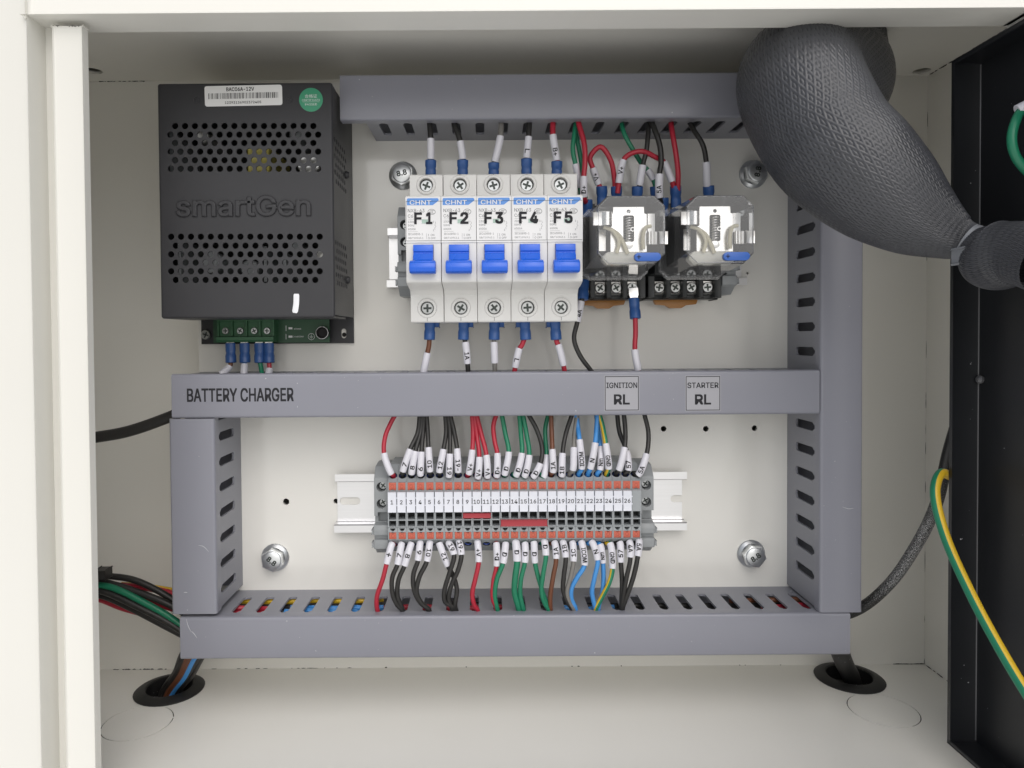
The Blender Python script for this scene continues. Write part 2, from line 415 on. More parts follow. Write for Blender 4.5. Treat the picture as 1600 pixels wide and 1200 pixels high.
for k in (KL, KR):
    b = bmesh.new(); holed(b, circ(k.x, -k.y, 18.05, 48), [], XDH, FLOOR - 1.45, FLOOR + 0.02)
    for a in (0.3, 1.9, 3.5, 5.0):                    # the bridges that hold the disc
        c_ = Vector((k.x + 18.4 * math.cos(a), k.y + 18.4 * math.sin(a), 0)); box(b, c_.x - .9, c_.x + .9, -c_.y - .5, -c_.y + .5, FLOOR - 1.2, FLOOR - .05)
    part('knockout_disc', b, 'floor_cream_lifted', enc)
    b = bmesh.new(); holed(b, circ(k.x, -k.y, 18.58, 48), [circ(k.x, -k.y, 18.08, 48)], XDH, FLOOR - .5, FLOOR - .35); part('knockout_gap', b, 'seam_dirt', enc)
CL, CR = PH(146, 111, CEIL), PH(1440, 111, CEIL)
b = bmesh.new(); holed(b, [(XL, BW), (XR, BW), (XR, FD - 2), (XL, FD - 2)], [circ(CL.x, -CL.y, 5, 20), circ(CR.x, -CR.y, 5, 20), circ(196, 28, 27, 32)], XDH, CEIL, CEIL + 1.5)
part('ceiling_plate', b, 'cream_paint', enc)
b = bmesh.new(); box(b, XL, XR, BW, FD - 2, CEIL + 9, CEIL + 11); part('roof_light_shield', b, 'cream_paint', enc)  # unseen skin above the ceiling, added to block light through its holes
for x0, x1 in ((XL - 2, XL), (XR, XR + 2)):
    b = bmesh.new(); box(b, x0, x1, BW, FD - 2, FLOOR - 11, CEIL + 11); part('side_wall', b, 'cream_paint', enc)
# front frame: left jamb with gasket channel, set-back lip along the top, lips below and right
JX = P(140, 600, FD - 4).x; G1 = P(94, 600, FD - 4).x; G0 = P(58, 600, FD).x
LIPT = P(800, 37, FD - 12).z; FT = P(800, 21, FD).z
zj = P(105, 42, FD - 4).z
XHD = lambda a, bb, t: V(a, bb, t)
b = bmesh.new(); box(b, XL - 2, G0, FD - 14, FD, FLOOR - 11, CEIL + 11, 2.2, 3); part('jamb_face', b, 'frame_cream_dimmed', enc)
b = bmesh.new(); box(b, G0 - 2, G1 + 1, FD - 13, FD - 11, FLOOR - 2, FT + 2, .5); part('gasket_channel', b, 'frame_cream_dimmed', enc)
b = bmesh.new(); box(b, G1, JX, FD - 7, FD - 4, FLOOR + .5, zj, .9, 3); part('jamb_strip', b, 'frame_cream_dimmed', enc)
b = bmesh.new(); box(b, G0 - .5, XR + 2, FD - 14, FD + .3, FT, CEIL + 11, 2.2, 3); part('top_frame', b, 'frame_cream_dimmed', enc)
b = bmesh.new(); box(b, G1 - 6, XR, FD - 15, FD - 12, LIPT, FT + 3, .8); part('top_lip', b, 'frame_cream_dimmed', enc)
b = bmesh.new(); box(b, G0 - .5, XR + 2, FD - 14, FD, FLOOR - 11, FLOOR + 8, 2.2, 3); part('bottom_frame', b, 'frame_cream_dimmed', enc)
b = bmesh.new(); box(b, 240, XR + 2, FD - 14, FD, FLOOR + 8, FT, 2.2, 3); part('right_frame', b, 'frame_cream_dimmed', enc)
# dark gaps and weld dirt along the folded seams
b = bmesh.new(); rs = random.Random(3)
def crumbs(fn, n, u0, u1, l0=.4, l1=2.6, w0=.18, w1=.5):
    for _ in range(n):
        u = rs.uniform(u0, u1); ln = rs.uniform(l0, l1); ww = rs.uniform(w0, w1)
        A, B = fn(u - ln / 2), fn(u + ln / 2)
        tube(b, [A, (A + B) / 2 + Vector((0, 0, rs.uniform(-.15, .15))), B], [ww * .4, ww, ww * .3], 5)
seamf = lambda px0: (lambda u: V(u, BW + .1, FLOOR + .15))
xa = lambda px: P(px, 1045, BW).x
crumbs(seamf(0), 26, xa(176), xa(262)); crumbs(seamf(0), 14, xa(330), xa(560), .5, 5, .15, .3); crumbs(seamf(0), 8, xa(600), xa(1300), .4, 1.5)
crumbs(seamf(0), 26, xa(1395), XR, .8, 5, .15, .4)
seamc = lambda u: V(u, BW + .1, CEIL - .1)
crumbs(seamc, 24, P(150, 125, BW).x, P(228, 125, BW).x)
crumbs(lambda u: V(XR - .2, u, FLOOR + .2), 16, BW, 30, 1, 6, .2, .5)
crumbs(lambda u: V(XR - .2, u, CEIL - .1), 24, BW, 60, 2, 8, .3, .5)
crumbs(lambda u: V(XR - .1, BW + .1, u), 16, FLOOR, CEIL, 3, 12, .08, .2)
crumbs(lambda u: P(u, 40.5, FD - 3.5), 5, 80, 126, 6, 12, .3, .5)
part('seam_gap', b, 'seam_dirt', enc)['kind'] = 'stuff'

# ------------------------------------------------------------------ mounting plate
PL = P(311, 560, 0).x; PR_ = P(1302, 600, 0).x; PT = P(700, 128, 0).z; PB = P(700, 985, 0).z
holes = [(447, 784, 2.0), (1037, 670, 1.75), (1103, 670, 1.75), (1179, 669, 1.75), (1168, 427, .7), (525, 783, 1.6), (745, 790, 2)]
hp = [(P(x, y, 0), r_) for x, y, r_ in holes]
XHT = lambda u, v, t: V(u, t, v)
b = bmesh.new(); holed(b, [(PL, PB), (PR_, PB), (PR_, PT), (PL, PT)], [circ(p.x, p.z, r_, 14) for p, r_ in hp], XHT, -2, 0)
plate = thing('mounting_plate', 'glossy cream steel mounting plate behind the wiring ducts and rails', 'mounting plate', V(0, 0, PB))
part('sheet', b, 'plate_paint', plate, smooth=20)
for x0, x1, h0, h1 in ((PL, PL + 1.6, PB, PT), (PR_ - 1.6, PR_, PB, PT), (PL + 1.7, PR_ - 1.7, PB, PB + 1.6), (PL + 1.7, PR_ - 1.7, PT - 1.6, PT)):
    b = bmesh.new(); box(b, x0, x1, BW + .1, -2.05, h0, h1); part('folded_edge', b, 'plate_paint', plate)

# ------------------------------------------------------------------ slotted wiring ducts
DD = 44.5                                             # depth of a duct with its cover
def duct(label, horiz, a0, a1, c0, c1, ca0, ca1, phase, pitch, name='wiring_duct'):
    W2 = (c1 - c0) / 2; cm = (c0 + c1) / 2
    F = (lambda a, c, d: V(a, d, c)) if horiz else (lambda a, c, d: V(c, d, a))
    org = F((a0 + a1) / 2, cm, 0)
    t = thing(name, label, 'wiring duct', org, 'grey slotted wiring ducts')
    b = bmesh.new()
    p0, p1 = F(a0, c0 + 1, .05), F(a1, c1 - 1, 1.5)
    box(b, min(p0.x, p1.x), max(p0.x, p1.x), .05, 1.5, min(p0.z, p1.z), max(p0.z, p1.z)); part('base', b, 'duct_wall', t)
    n0 = math.ceil((a0 + 5 - phase) / pitch); n1 = math.floor((a1 - 5 - phase) / pitch)
    sl_ = []
    for k in range(n0, n1 + 1):
        u = phase + k * pitch
        s = [(u - 1.1, 40.3), (u - 1.1, 35.0), (u - 2.5, 33.2), (u - 2.5, 13.6)]
        s += [(u + 2.5 * math.cos(q), 13.6 + 1.9 * math.sin(q)) for q in [math.pi + math.pi * i / 6 for i in range(1, 6)]]
        s += [(u + 2.5, 13.6), (u + 2.5, 33.2), (u + 1.1, 35.0), (u + 1.1, 40.3)]
        sl_.append(s)
    for s0, s1 in ((c0 + .9, c0 + 2.2), (c1 - 2.2, c1 - .9)):
        b = bmesh.new()
        holed(b, [(a0, .1), (a1, .1), (a1, 42.4), (a0, 42.4)], sl_, lambda u, v, q: F(u, q, v), s0, s1)
        part('slotted_wall', b, 'duct_wall', t, smooth=25)
    b = bmesh.new()
    o_, th, r_ = W2, 1.2, 1.6
    arc = lambda cx_, cy_, rr, A0, A1, n=5: [(cx_ + rr * math.cos(R(A0 + (A1 - A0) * i / n)), cy_ + rr * math.sin(R(A0 + (A1 - A0) * i / n))) for i in range(n + 1)]
    outer = [(-o_ + .2, 37.4)] + arc(-o_ + r_, DD - r_, r_, 180, 90) + arc(o_ - r_, DD - r_, r_, 90, 0) + [(o_ - .2, 37.4)]
    inner = [(o_ - .2 - .75, 37.4)] + arc(o_ - .85 - .8, DD - th - .8, .8, 0, 90) + arc(-o_ + .85 + .8, DD - th - .8, .8, 90, 180) + [(-o_ + .2 + .75, 37.4)]
    prism(b, outer + inner, lambda p, q, tt: F(tt, cm + p, q), ca0, ca1)
    part('cover', b, 'duct_grey', t, smooth=40)
    return t
hz = lambda py, px=780: P(px, py, DD).z
vx = lambda px, py=800: P(px, py, DD).x
tA = duct('grey duct along the top with wires coming out of its lower slots', True, P(588, 225, 0).x, vx(1280, 150), hz(185.5, 850), hz(114, 850), vx(531, 150), vx(1280, 150), P(750, 205, 22).x, 13.4)
tB = duct('grey duct across the middle lettered for charger, ignition and starter', True, vx(270, 620), vx(1279, 620), hz(650.5), hz(581), vx(268, 620), vx(1280.5, 620), P(703, 600, 30).x, 13.4)
tC = duct('long grey duct along the bottom with coloured wires showing in its slots', True, vx(283, 1000), vx(1327, 990), hz(1027.5, 800), hz(961.5, 800), vx(281.5, 1000), vx(1328.5, 990), P(703, 955, 38).x, 13.4)
tD = duct('short upright grey duct at the left, under the battery charger lettering', False, P(300, 958, DD).z, P(300, 660, DD).z, vx(265.5), vx(336.5), P(300, 959.5, DD).z, P(300, 654.5, DD).z, P(350, 718, 25).z, 14.3)
tE = duct('tall upright grey duct on the right, half behind the braided hose', False, P(1310, 956, DD).z, P(1310, 190, DD).z, vx(1282, 600), vx(1349, 600), P(1310, 957, DD).z, P(1310, 189, DD).z, P(1255, 549, 25).z, 14.0)

def scratch(t, pl):
    pp_, _ = spline([P(x, y, DD) + V(0, .02, 0) for x, y in pl], 5); b = bmesh.new(); tube(b, pp_, [.05 + .14 * math.sin(math.pi * i / (len(pp_) - 1)) for i in range(len(pp_))], 5); part('scratch', b, 'scuff', t)
scratch(tC, [(291, 967), (294, 978), (299, 988)]); scratch(tC, [(299, 986), (303, 990), (308, 997)]); scratch(tD, [(310, 852), (318, 854), (326, 862)]); scratch(tD, [(287, 926), (290, 925.5), (293, 926)])
scratch(tB, [(464.5, 598), (464.6, 600)]); scratch(tB, [(465, 634), (464.5, 637)]); scratch(tC, [(493, 1016), (494, 1018)]); scratch(tE, [(1316, 792), (1326, 795), (1334, 794)])
# stickers and lettering on the middle duct
def pxbox(x0, y0, x1, y1, d):
    a, c = P(x0, y0, d), P(x1, y1, d); return a.x, c.x, c.z, a.z
x0, x1, h0, h1 = pxbox(292, 606, 459, 628, DD)
t = thing('lettering_sticker', 'black BATTERY CHARGER lettering on the middle duct', 'sticker', V((x0 + x1) / 2, DD, h0))
b = bmesh.new(); put_text(b, 'BATTERY CHARGER', flat((x0 + x1) / 2, DD + .06, (h0 + h1) / 2), x1 - x0, h1 - h0 - .6, 0.03); part('lettering', b, 'ink_dark', t, smooth=0)
for word, a, bb in (('IGNITION', 945, 998), ('STARTER', 1071.5, 1125)):
    x0, x1, h0, h1 = pxbox(a, 588, bb, 641, DD); cx = (x0 + x1) / 2
    t = thing('duct_sticker', 'square framed sticker reading %s RL on the middle duct' % word, 'sticker', V(cx, DD, h0), 'relay stickers on the middle duct')
    b = bmesh.new(); prism(b, rrect(cx, (h0 + h1) / 2, x1 - x0 + .8, h1 - h0 + .8, .3), lambda u, v, q: V(u, q, v), DD + .03, DD + .1); part('backing', b, 'sticker_silver', t)
    b = bmesh.new(); holed(b, [(x0, h0), (x1, h0), (x1, h1), (x0, h1)], [[(x0 + .35, h0 + .35), (x1 - .35, h0 + .35), (x1 - .35, h1 - .35), (x0 + .35, h1 - .35)]], XHT, DD + .11, DD + .14); part('frame_line', b, 'ink_dark', t, smooth=0)
    H = h1 - h0
    b = bmesh.new(); put_text(b, word, flat(cx, DD + .14, h0 + H * .735), (x1 - x0) * .91, H * .165, 0.025); put_text(b, 'RL', flat(cx, DD + .14, h0 + H * .32), (x1 - x0) * .47, H * .30, 0.05); part('lettering', b, 'ink_dark', t, smooth=0)

# ------------------------------------------------------------------ DIN rails
def din_rail(label, x0, x1, hc, slots, notch):
    t = thing('mounting_rail', label, 'rail', V((x0 + x1) / 2, 0, hc), 'metal mounting rails')
    out = [(x0, hc - 12.3), (x1, hc - 12.3)]
    if notch: out += [(x1, hc - 2.2), (x1 - 5, hc - 2.2), (x1 - 6.6, hc - 1.4), (x1 - 7, hc), (x1 - 6.6, hc + 1.4), (x1 - 5, hc + 2.2), (x1, hc + 2.2)]
    out += [(x1, hc + 12.3), (x0, hc + 12.3)]
    b = bmesh.new(); holed(b, out, [rrect(s, hc, 12.5, 4.6, 2.25, 4) for s in slots], XHT, .06, 1.1)
    part('web', b, 'rail_metal', t, smooth=20)
    for s in (-1, 1):
        b = bmesh.new()
        poly = [(12.3, .06), (12.3, 1.1), (12.6, 1.4), (12.7, 6.6), (13.3, 7.5), (17.5, 7.5), (17.5, 6.5), (13.9, 6.4), (13.7, 6), (13.6, 1.0), (13.2, .06)]
        prism(b, poly, lambda p, q, tt: V(tt, q, hc + s * p), x0 - (0 if s > 0 else .8), x1 + 1.2)
        part('flange', b, 'rail_metal', t, smooth=20)
    return t
HCL = P(790, 785, 7.5).z; HCU = P(850, 401, 7.5).z
xl0, xl1 = P(524, 785, 7).x, P(1070, 785, 7).x
din_rail('bright metal rail under the numbered terminal blocks', xl0, xl1, HCL, [P(547, 783, 1).x + 25 * k for k in range(0, 8)], True)
xu0, xu1 = P(606, 401, 7).x, P(1164, 401, 7).x
din_rail('bright metal rail behind the breakers and relays', xu0, xu1, HCU, [xu0 + 30 + 25 * k for k in range(7)], False)

# ------------------------------------------------------------------ flange bolts
def make_bolt():
    t = thing('flange_bolt', 'x', 'bolt', (0, 0, 0), 'zinc flange bolts on the mounting plate')
    b = bmesh.new(); lathe(b, [(0, .05), (8.4, .05), (8.5, .8), (8.1, 1.4), (6.6, 2.2), (6.3, 2.6)], Vector((0, 0, 0)), V(0, 1, 0), 32); part('flange', b, 'bolt_zinc', t)
    b = bmesh.new()
    hexa = circ(0, 0, 7.0, 6, R(15)); prism(b, hexa, lambda u, v, q: V(u, q, v), 2.2, 7.2, .35)
    part('head', b, 'bolt_zinc', t, smooth=30)
    b = bmesh.new(); lathe(b, [(0, 7.9), (5.0, 7.9), (5.5, 7.6), (5.75, 7.1)], Vector((0, 0, 0)), V(0, 1, 0), 28); c = part('crown', b, 'bolt_zinc', t)
    b = bmesh.new(); put_text(b, '8.8', lambda u, v, z: V(u, 7.95 + z, v), 6.2, 3.3, 0, 0.05); part('stamp', b, 'recess_dark', c)
    return t
bolt = make_bolt()
for i, (px, py, rot, lab) in enumerate(((629, 273, 12, 'shiny zinc bolt at top left, beside the first breaker'), (1179, 271, 80, 'shiny zinc bolt at top right, beside the braided hose'),
                                      (428, 873, -40, 'shiny zinc bolt at lower left, beside the short upright duct'), (1176, 867, 35, 'shiny zinc bolt at lower right, beside the tall duct'))):
    o = bolt if i == 0 else copy_tree(bolt)
    o.location = P(px, py, 3) * .001; o.location.y = 0; o.rotation_euler = (0, R(-rot), 0); o['label'] = lab

# ------------------------------------------------------------------ screws
def screw_mesh(r_, name, t=1.2):
    """round cross-recess screw head facing the lens, its top at depth 0"""
    w_ = r_ * .17; l_ = r_ * .66
    plus = [(w_, w_), (w_, l_), (-w_, l_), (-w_, w_), (-l_, w_), (-l_, -w_), (-w_, -w_), (-w_, -l_), (w_, -l_), (w_, -w_), (l_, -w_), (l_, w_)]
    b = bmesh.new(); holed(b, circ(0, 0, r_ * .86, 24), [plus], lambda u, v, q: V(u, q, v), -t, 0)
    lathe(b, [(r_ * .86, 0), (r_, -.35 * t), (r_, -t)], Vector((0, 0, 0)), V(0, 1, 0), 24)
    me = mesh_of(b, name, 30); me.materials.append(M['zinc']); return me
def recess_mesh(r_, t=1.2):
    b = bmesh.new(); prism(b, circ(0, 0, r_ * .72, 12), lambda u, v, q: V(u, q, v), -t - .2, -t * .75); me = mesh_of(b, 'recess', 0); me.materials.append(M['recess_dark']); return me
def raw(name, me, parent, loc, rot=0):
    o = bpy.data.objects.new(name, me); COL.objects.link(o); o.parent = parent; o.location = Vector(loc) * .001; o.rotation_euler = (0, R(rot), 0); return o
SCR = {}
def add_screw(parent, loc, r_, rot=0, name='screw'):
    if r_ not in SCR: SCR[r_] = (screw_mesh(r_, 'screw'), recess_mesh(r_))
    s = raw(name, SCR[r_][0], parent, loc, rot); raw('cross_recess', SCR[r_][1], s, (0, 0, 0)); return s

# ------------------------------------------------------------------ terminal blocks on the lower rail
PITCH_T = 5.17
TX0 = P(612.9, 783, 41).x
TW = 5.05
NT, CT, NB, CB = V(0, .64, .77), V(0, 35.6, 22.05), V(0, .725, -.69), V(0, 35.6, -16.6)   # wire entries: direction and middle
prof = [(6.5, 27.5), (26, 27.5), (29, 27.3), (38.8, 19.4), (39.6, 19.2), (39.6, 14.2), (41, 14.0), (41, -5.4), (40.2, -5.8), (40.2, -12.7), (39.2, -13), (30, -22), (20, -25), (6.5, -25), (6.5, -18), (9, -17.6), (9, 17.6), (6.5, 18)]
def cyl_cut(c, axis, r_, l0, l1, seg=20):
    b = bmesh.new(); lathe(b, [(0, l0), (r_, l0), (r_, l1), (0, l1)], c, axis, seg); return b
def terminal_body(half_window=True):
    b = bmesh.new(); prism(b, prof, lambda p, q, t: V(t, p, q), -TW / 2, TW / 2)
    cs = []
    cs.append(cyl_cut(CT, NT, 2.2, -9, 4)); cs.append(cyl_cut(CB, NB, 2.2, -9, 4))
    c = bmesh.new(); box(c, -1.95, 2.05, 34, 44, -1.3, 2.5); cs.append(c)
    c = bmesh.new(); box(c, -1.95, 2.05, 34, 44, -5.1, -1.9); cs.append(c)
    c = bmesh.new(); prism(c, [(-1.5, -6.4), (1.5, -6.4), (1.3, -7.0), (.5, -8.0), (-.5, -8.0), (-1.3, -7.0)], lambda p, q, t: V(p, t, q), 37, 44); cs.append(c)
    c = bmesh.new(); box(c, -2.05, 2.05, 38.6, 44, 14.6, 19.0); cs.append(c)
    c = bmesh.new(); box(c, -2.05, 2.05, 38.6, 44, -12.5, -8.5); cs.append(c)
    return boolcut(b, cs)
def make_terminal():
    t = thing('terminal_block', 'x', 'terminal block', (0, 0, 0), 'numbered terminal blocks on the lower rail')
    part('body', terminal_body(), 'block_grey', t, smooth=28)
    b = bmesh.new(); box(b, -1.93, 2.03, 34.02, 34.4, -5.08, 2.48); part('jumper_socket', b, 'slot_black', t)
    b = bmesh.new(); box(b, .2, 1.9, 35, 36.2, -3.1, -2.75); box(b, .2, .55, 35, 36.2, -2.75, -2.0); part('contact_spring', b, 'contact_grey', t)
    b = bmesh.new(); box(b, -1.4, 1.4, 37.02, 37.2, -7.95, -6.42); part('test_slot', b, 'slot_black', t)
    for c, n_ in ((CT, NT), (CB, NB)):
        b = bmesh.new(); lathe(b, [(2.17, .0), (2.1, -.2), (1.9, -3.5), (0, -3.6)], c, n_, 20); part('wire_entry', b, 'slot_black', t)
        b = bmesh.new(); lathe(b, [(1.55, -.9), (1.75, -.55), (1.7, -.9)], c, n_, 20); part('ferrule_collar', b, 'ferrule_blue', t)
    for h, top in ((16.8, True), (-10.5, False)):
        b = bmesh.new()
        hh = 2.05 if top else 1.85; s = -1 if top else 1
        pl = [(-1.95, -hh), (-.9, -hh), (-.6, -hh + .4), (.6, -hh + .4), (.9, -hh), (1.95, -hh), (1.95, hh), (-1.95, hh)]
        if not top: pl = [(x, -y) for x, y in pl]
        prism(b, pl, lambda p, q, tt: V(p, tt, h + q), 38.7, 39.9, .12)
        lv = part('release_lever', b, 'lever_orange', t, smooth=25)
        b = bmesh.new(); holed(b, circ(0, h, .95, 16), [circ(0, h, .78, 16)], XHT, 39.9, 39.97)
        for y in (-1.25, 1.2): box(b, -1.5, 1.5, 39.9, 39.96, h + y - .06, h + y + .06)
        part('moulded_line', b, 'lever_line', lv, smooth=0)
    return t
term = make_terminal()
TERM = []
tag_me = None
for i in range(27):
    o = term if i == 0 else copy_tree(term)
    loc = V(TX0 + i * PITCH_T, 0, HCL); o.location = loc * .001; WL[o] = loc; TERM.append(o)
    if i < 26:
        o['label'] = 'slim grey terminal block with white tag numbered %s and orange levers' % nw(i + 1)
    else: o['label'] = 'last grey terminal block on the right, without a number tag'
for i in range(26):
    o = TERM[i]
    b = bmesh.new(); box(b, -2.3, 2.3, 41.02, 41.9, 2.9, 14.0, .12)
    for hh in (6.3, 10.4): box(b, 2.3, 2.86, 41.05, 41.7, hh, hh + .7)
    tg = part('number_tag', b, 'tag_white', o, local=True)
    s = str(i + 1)
    b = bmesh.new(); put_text(b, s, flat(-.1, 41.94, 8.5), None, 2.25, 0.022); part('number', b, 'ink', tg, local=True, smooth=0)
for a, bb, dy, lab in ((8, 10, 1.0, 'short dark red jumper bar linking terminals 9 to 11'), (12, 16, -3.1, 'long dark red jumper bar linking terminals 13 to 17')):
    x0, x1 = TX0 + a * PITCH_T - 2.4, TX0 + bb * PITCH_T + 2.4
    b = bmesh.new(); box(b, x0, x1, 39.5, 42.2, HCL + dy - 2.0 - (0 if a > 9 else -.6), HCL + dy + 1.4 + (.2 if a > 9 else -.2), .35)
    for k in range(a, bb + 1): box(b, TX0 + k * PITCH_T - .5, TX0 + k * PITCH_T + .5, 35, 39.6, HCL + dy - .6, HCL + dy + .3)
    solo('jumper_bar', b, 'jumper_red', lab, 'jumper bar', V((x0 + x1) / 2, 35, HCL + dy), 'red jumper bars')
# end clamps
def make_clamp(name='end_clamp'):
    t = thing(name, 'x', 'end clamp', (0, 0, 0), 'grey end clamps on the rails')
    pf = [(7, 26), (16, 27), (28, 26), (33, 21), (34, 20), (34, -1), (31, -1.5), (31, -5), (36, -5.6), (37, -8), (37, -11), (34, -11.5), (34, -13.5), (36, -14), (36, -19), (32, -20), (26, -24), (7, -24), (7, -18), (9.2, -17.6), (9.2, 17.6), (7, 18)]
    b = bmesh.new(); prism(b, pf, lambda p, q, tt: V(tt, p, q), -4.1, 4.1, .3)
    ca = cyl_cut(V(0, 34, 15.3), V(0, 1, 0), 2.75, -7, 3); cb = cyl_cut(V(0, 34, 5.8), V(0, 1, 0), 2.75, -7, 3)
    c2 = bmesh.new(); box(c2, -2.2, 6, 28.5, 40, -4.6, 1.2)
    part('body', boolcut(b, [ca, cb, c2]), 'clamp_grey', t, smooth=28)
    for h in (15.3, 5.8): add_screw(t, V(.4, 29.6, h), 2.3, 20 + h * 7)
    b = bmesh.new(); box(b, -5.2, -4.15, 30, 36.5, -10.6, -8.2, .3); box(b, -5.2, -4.15, 30, 35.5, -18.2, -15.6, .3); part('rib', b, 'clamp_grey', t)
    return t
cl = make_clamp()
cl.location = V(TX0 - 2.6 - 4.4, 0, HCL) * .001; cl['label'] = 'grey end clamp with two screws left of terminal 1'
c2 = copy_tree(cl); c2.location = V(TX0 + 26 * PITCH_T + 2.6 + 4.4, 0, HCL) * .001; c2.rotation_euler = (0, 0, 0); c2['label'] = 'grey end clamp with two screws right of the last terminal'
for ch in c2.children:
    if ch.name.startswith('rib'): ch.location.x += 0.0094

# ------------------------------------------------------------------ circuit breakers
BX = [P(px, 288, 50).x for px in (665.8, 718.6, 771, 823.5, 876)]
pit = (BX[-1] - BX[0]) / 4
def make_breaker():
    t = thing('circuit_breaker', 'x', 'circuit breaker', (0, 0, 0), 'white circuit breakers in a row')
    hw = pit / 2 - .12
    pf = [(8, -38.6), (10, -39.4), (49.4, -39.4), (50, -38.6), (50, -25), (53.5, -22.4), (66, -20.6), (69.4, -19.6), (70, -18.4), (70, 23.2), (69.2, 24.2), (66, 24.5), (50, 24.8), (50, 38.8), (49.4, 39.4), (10, 39.4), (8, 38.6)]
    b = bmesh.new(); prism(b, pf, lambda p, q, tt: V(tt, p, q), -hw, hw, .35)
    cs = [cyl_cut(V(0, 50, h), V(0, 1, 0), 3.6, -6, 4, 24) for h in (33.6, -31.8)]
    c = bmesh.new(); box(c, -5.15, 5.15, 62, 75, -15.5, -.6); cs.append(c)
    for h in (39.4, -39.4):
        c = bmesh.new(); box(c, -4.3, 4.3, 24, 40, h - 7, h + 7, 1.2); cs.append(c)
    part('body', boolcut(b, cs), 'breaker_white', t, smooth=28)
    b = bmesh.new(); box(b, -hw - .05, hw + .05, 70.02, 70.35, .4, 23.4, .12); fp = part('face_plate', b, 'label_white', t)
    for h in (33.6, -31.8):
        b = bmesh.new(); lathe(b, [(3.6, 49), (3.6, 50.7), (3.9, 51.0), (4.9, 50.75), (5.3, 50.0), (5.3, 49.5)], V(0, 0, h), V(0, 1, 0), 28); part('screw_collar', b, 'breaker_white', t)
        b = bmesh.new(); box(b, -.1, .1, 50.02, 50.12, h - 7 if h < 0 else h + 3.7, h - 3.7 if h < 0 else h + 5.8); part('mould_line', b, 'ink_grey', t)
    # toggle: recessed paddle and a wide grip
    b = bmesh.new()
    tp = [(62.5, -15), (75.5, -15.2), (77.5, -14.2), (78, -12.5), (77.2, -9.6), (74.5, -8.6), (73, -5.5), (72.2, -5.3), (72.2, -4.6), (73, -4.3), (72.4, -.9), (70.6, -.8), (62.5, -.8)]
    prism(b, tp, lambda p, q, tt: V(tt, p, q), -5.0, 5.0, .3)
    tg = part('toggle', b, 'toggle_blue', t, smooth=28)
    b = bmesh.new(); prism(b, [(71, -15.6), (76.5, -15.7), (78.2, -14.8), (78.6, -12.8), (77.8, -10.2), (75.5, -9.0), (72, -9.2), (71, -10)], lambda p, q, tt: V(tt, p, q), -6.5, 6.5, .8); part('grip', b, 'toggle_blue', tg, smooth=28)
    # printed face
    b = bmesh.new(); prism(b, [(-8.1, 19.2), (4.9, 19.2), (7.9, 21.4), (7.9, 22.2), (7.4, 22.7), (-7.7, 22.7), (-8.1, 22.3)], lambda p, q, tt: V(p, tt, q), 70.36, 70.4); part('blue_header', b, 'label_blue', fp, smooth=0)
    b = bmesh.new(); put_text(b, 'CHNT', flat(-1.3, 70.44, 20.55), 10.8, 2.2, 0.02); part('maker_lettering', b, 'label_white', fp, smooth=0)
    b = bmesh.new()
    L_ = lambda s, x, h, hh, w_=None, bo=0: put_text(b, s, flat(x, 70.38, h), w_, hh, bo, left=True)
    L_('NXB-63', -7.7, 16.5, 1.7, 8.4); L_('230V~', -7.7, 10.9, 1.0); L_('50Hz', -7.7, 9.1, 1.0); L_('6000A', -7.7, 7.2, 1.0, 3.9)
    L_('IEC60898-1', -7.6, 4.7, 1.05, 7.4); L_('GB/T10963.1', -7.6, 2.7, 1.05, 7.6)
    L_('I  ON', 2.4, 4.2, 1.0); L_('O OFF', 2.4, 2.6, 1.0); L_('1', 4.9, 10.9, .9); L_('2', 4.9, 6.6, .9)
    box(b, -7.7, -4, 70.37, 70.39, 12.2, 12.28); box(b, -7.6, -2.7, 70.37, 70.39, 5.9, 5.98); box(b, 1.6, 1.7, 70.37, 70.39, 2.2, 5.0)
    tube(b, [V(6.0, 70.38, 11), V(6.4, 70.38, 10), V(5.8, 70.38, 9.2), V(6.5, 70.38, 8.6), V(5.8, 70.38, 7.8), V(6.0, 70.38, 6.8)], .06, 4)
    part('small_print', b, 'ink_grey', fp, smooth=0)
    b = bmesh.new(); el = [(4.3 + 1.95 * math.cos(a), 15.8 + 1.45 * math.sin(a)) for a in [2 * math.pi * i / 24 for i in range(24)]]
    holed(b, el, [[(4.3 + (x - 4.3) * .9, 15.8 + (y - 15.8) * .88) for x, y in el]], lambda u, v, q: V(u, q, v), 70.36, 70.4)
    for k, rr in ((3.7, .75), (4.35, .75), (5.0, .75)):
        for a0 in range(60, 300, 30):
            A, B = (V(k + .2 + rr * math.cos(R(a)) * .7, 70.39, 15.8 + rr * math.sin(R(a))) for a in (a0, a0 + 30)); tube(b, [A, B], .07, 4)
    part('approval_mark', b, 'ink_grey', fp, smooth=0)
    b = bmesh.new(); box(b, -.6, 2.4, 70.3, 70.5, 10.1, 12, .15); part('status_window', b, 'window_green', fp)
    return t
brk = make_breaker()
BRK = []
for i in range(5):
    o = brk if i == 0 else copy_tree(brk)
    loc = V(BX[i], 0, HCU); o.location = loc * .001; WL[o] = loc; BRK.append(o)
    o['label'] = 'white breaker with blue toggle and print F%d on its face' % (i + 1)
for i, o in enumerate(BRK):
    fp = [c for c in o.children if c.name.startswith('face_plate')][0]
    b = bmesh.new(); put_text(b, 'C6' if i < 4 else 'C32', flat(-7.7, 70.38, 13.8), None, 1.6, left=True); part('rating_print', b, 'ink_grey', fp, local=True, smooth=0)
    for h in (33.6, -31.8): add_screw(o, V(0, 48.2, h), 3.35, [8, 40, -30, 5, 50][i] + h * 3.1)
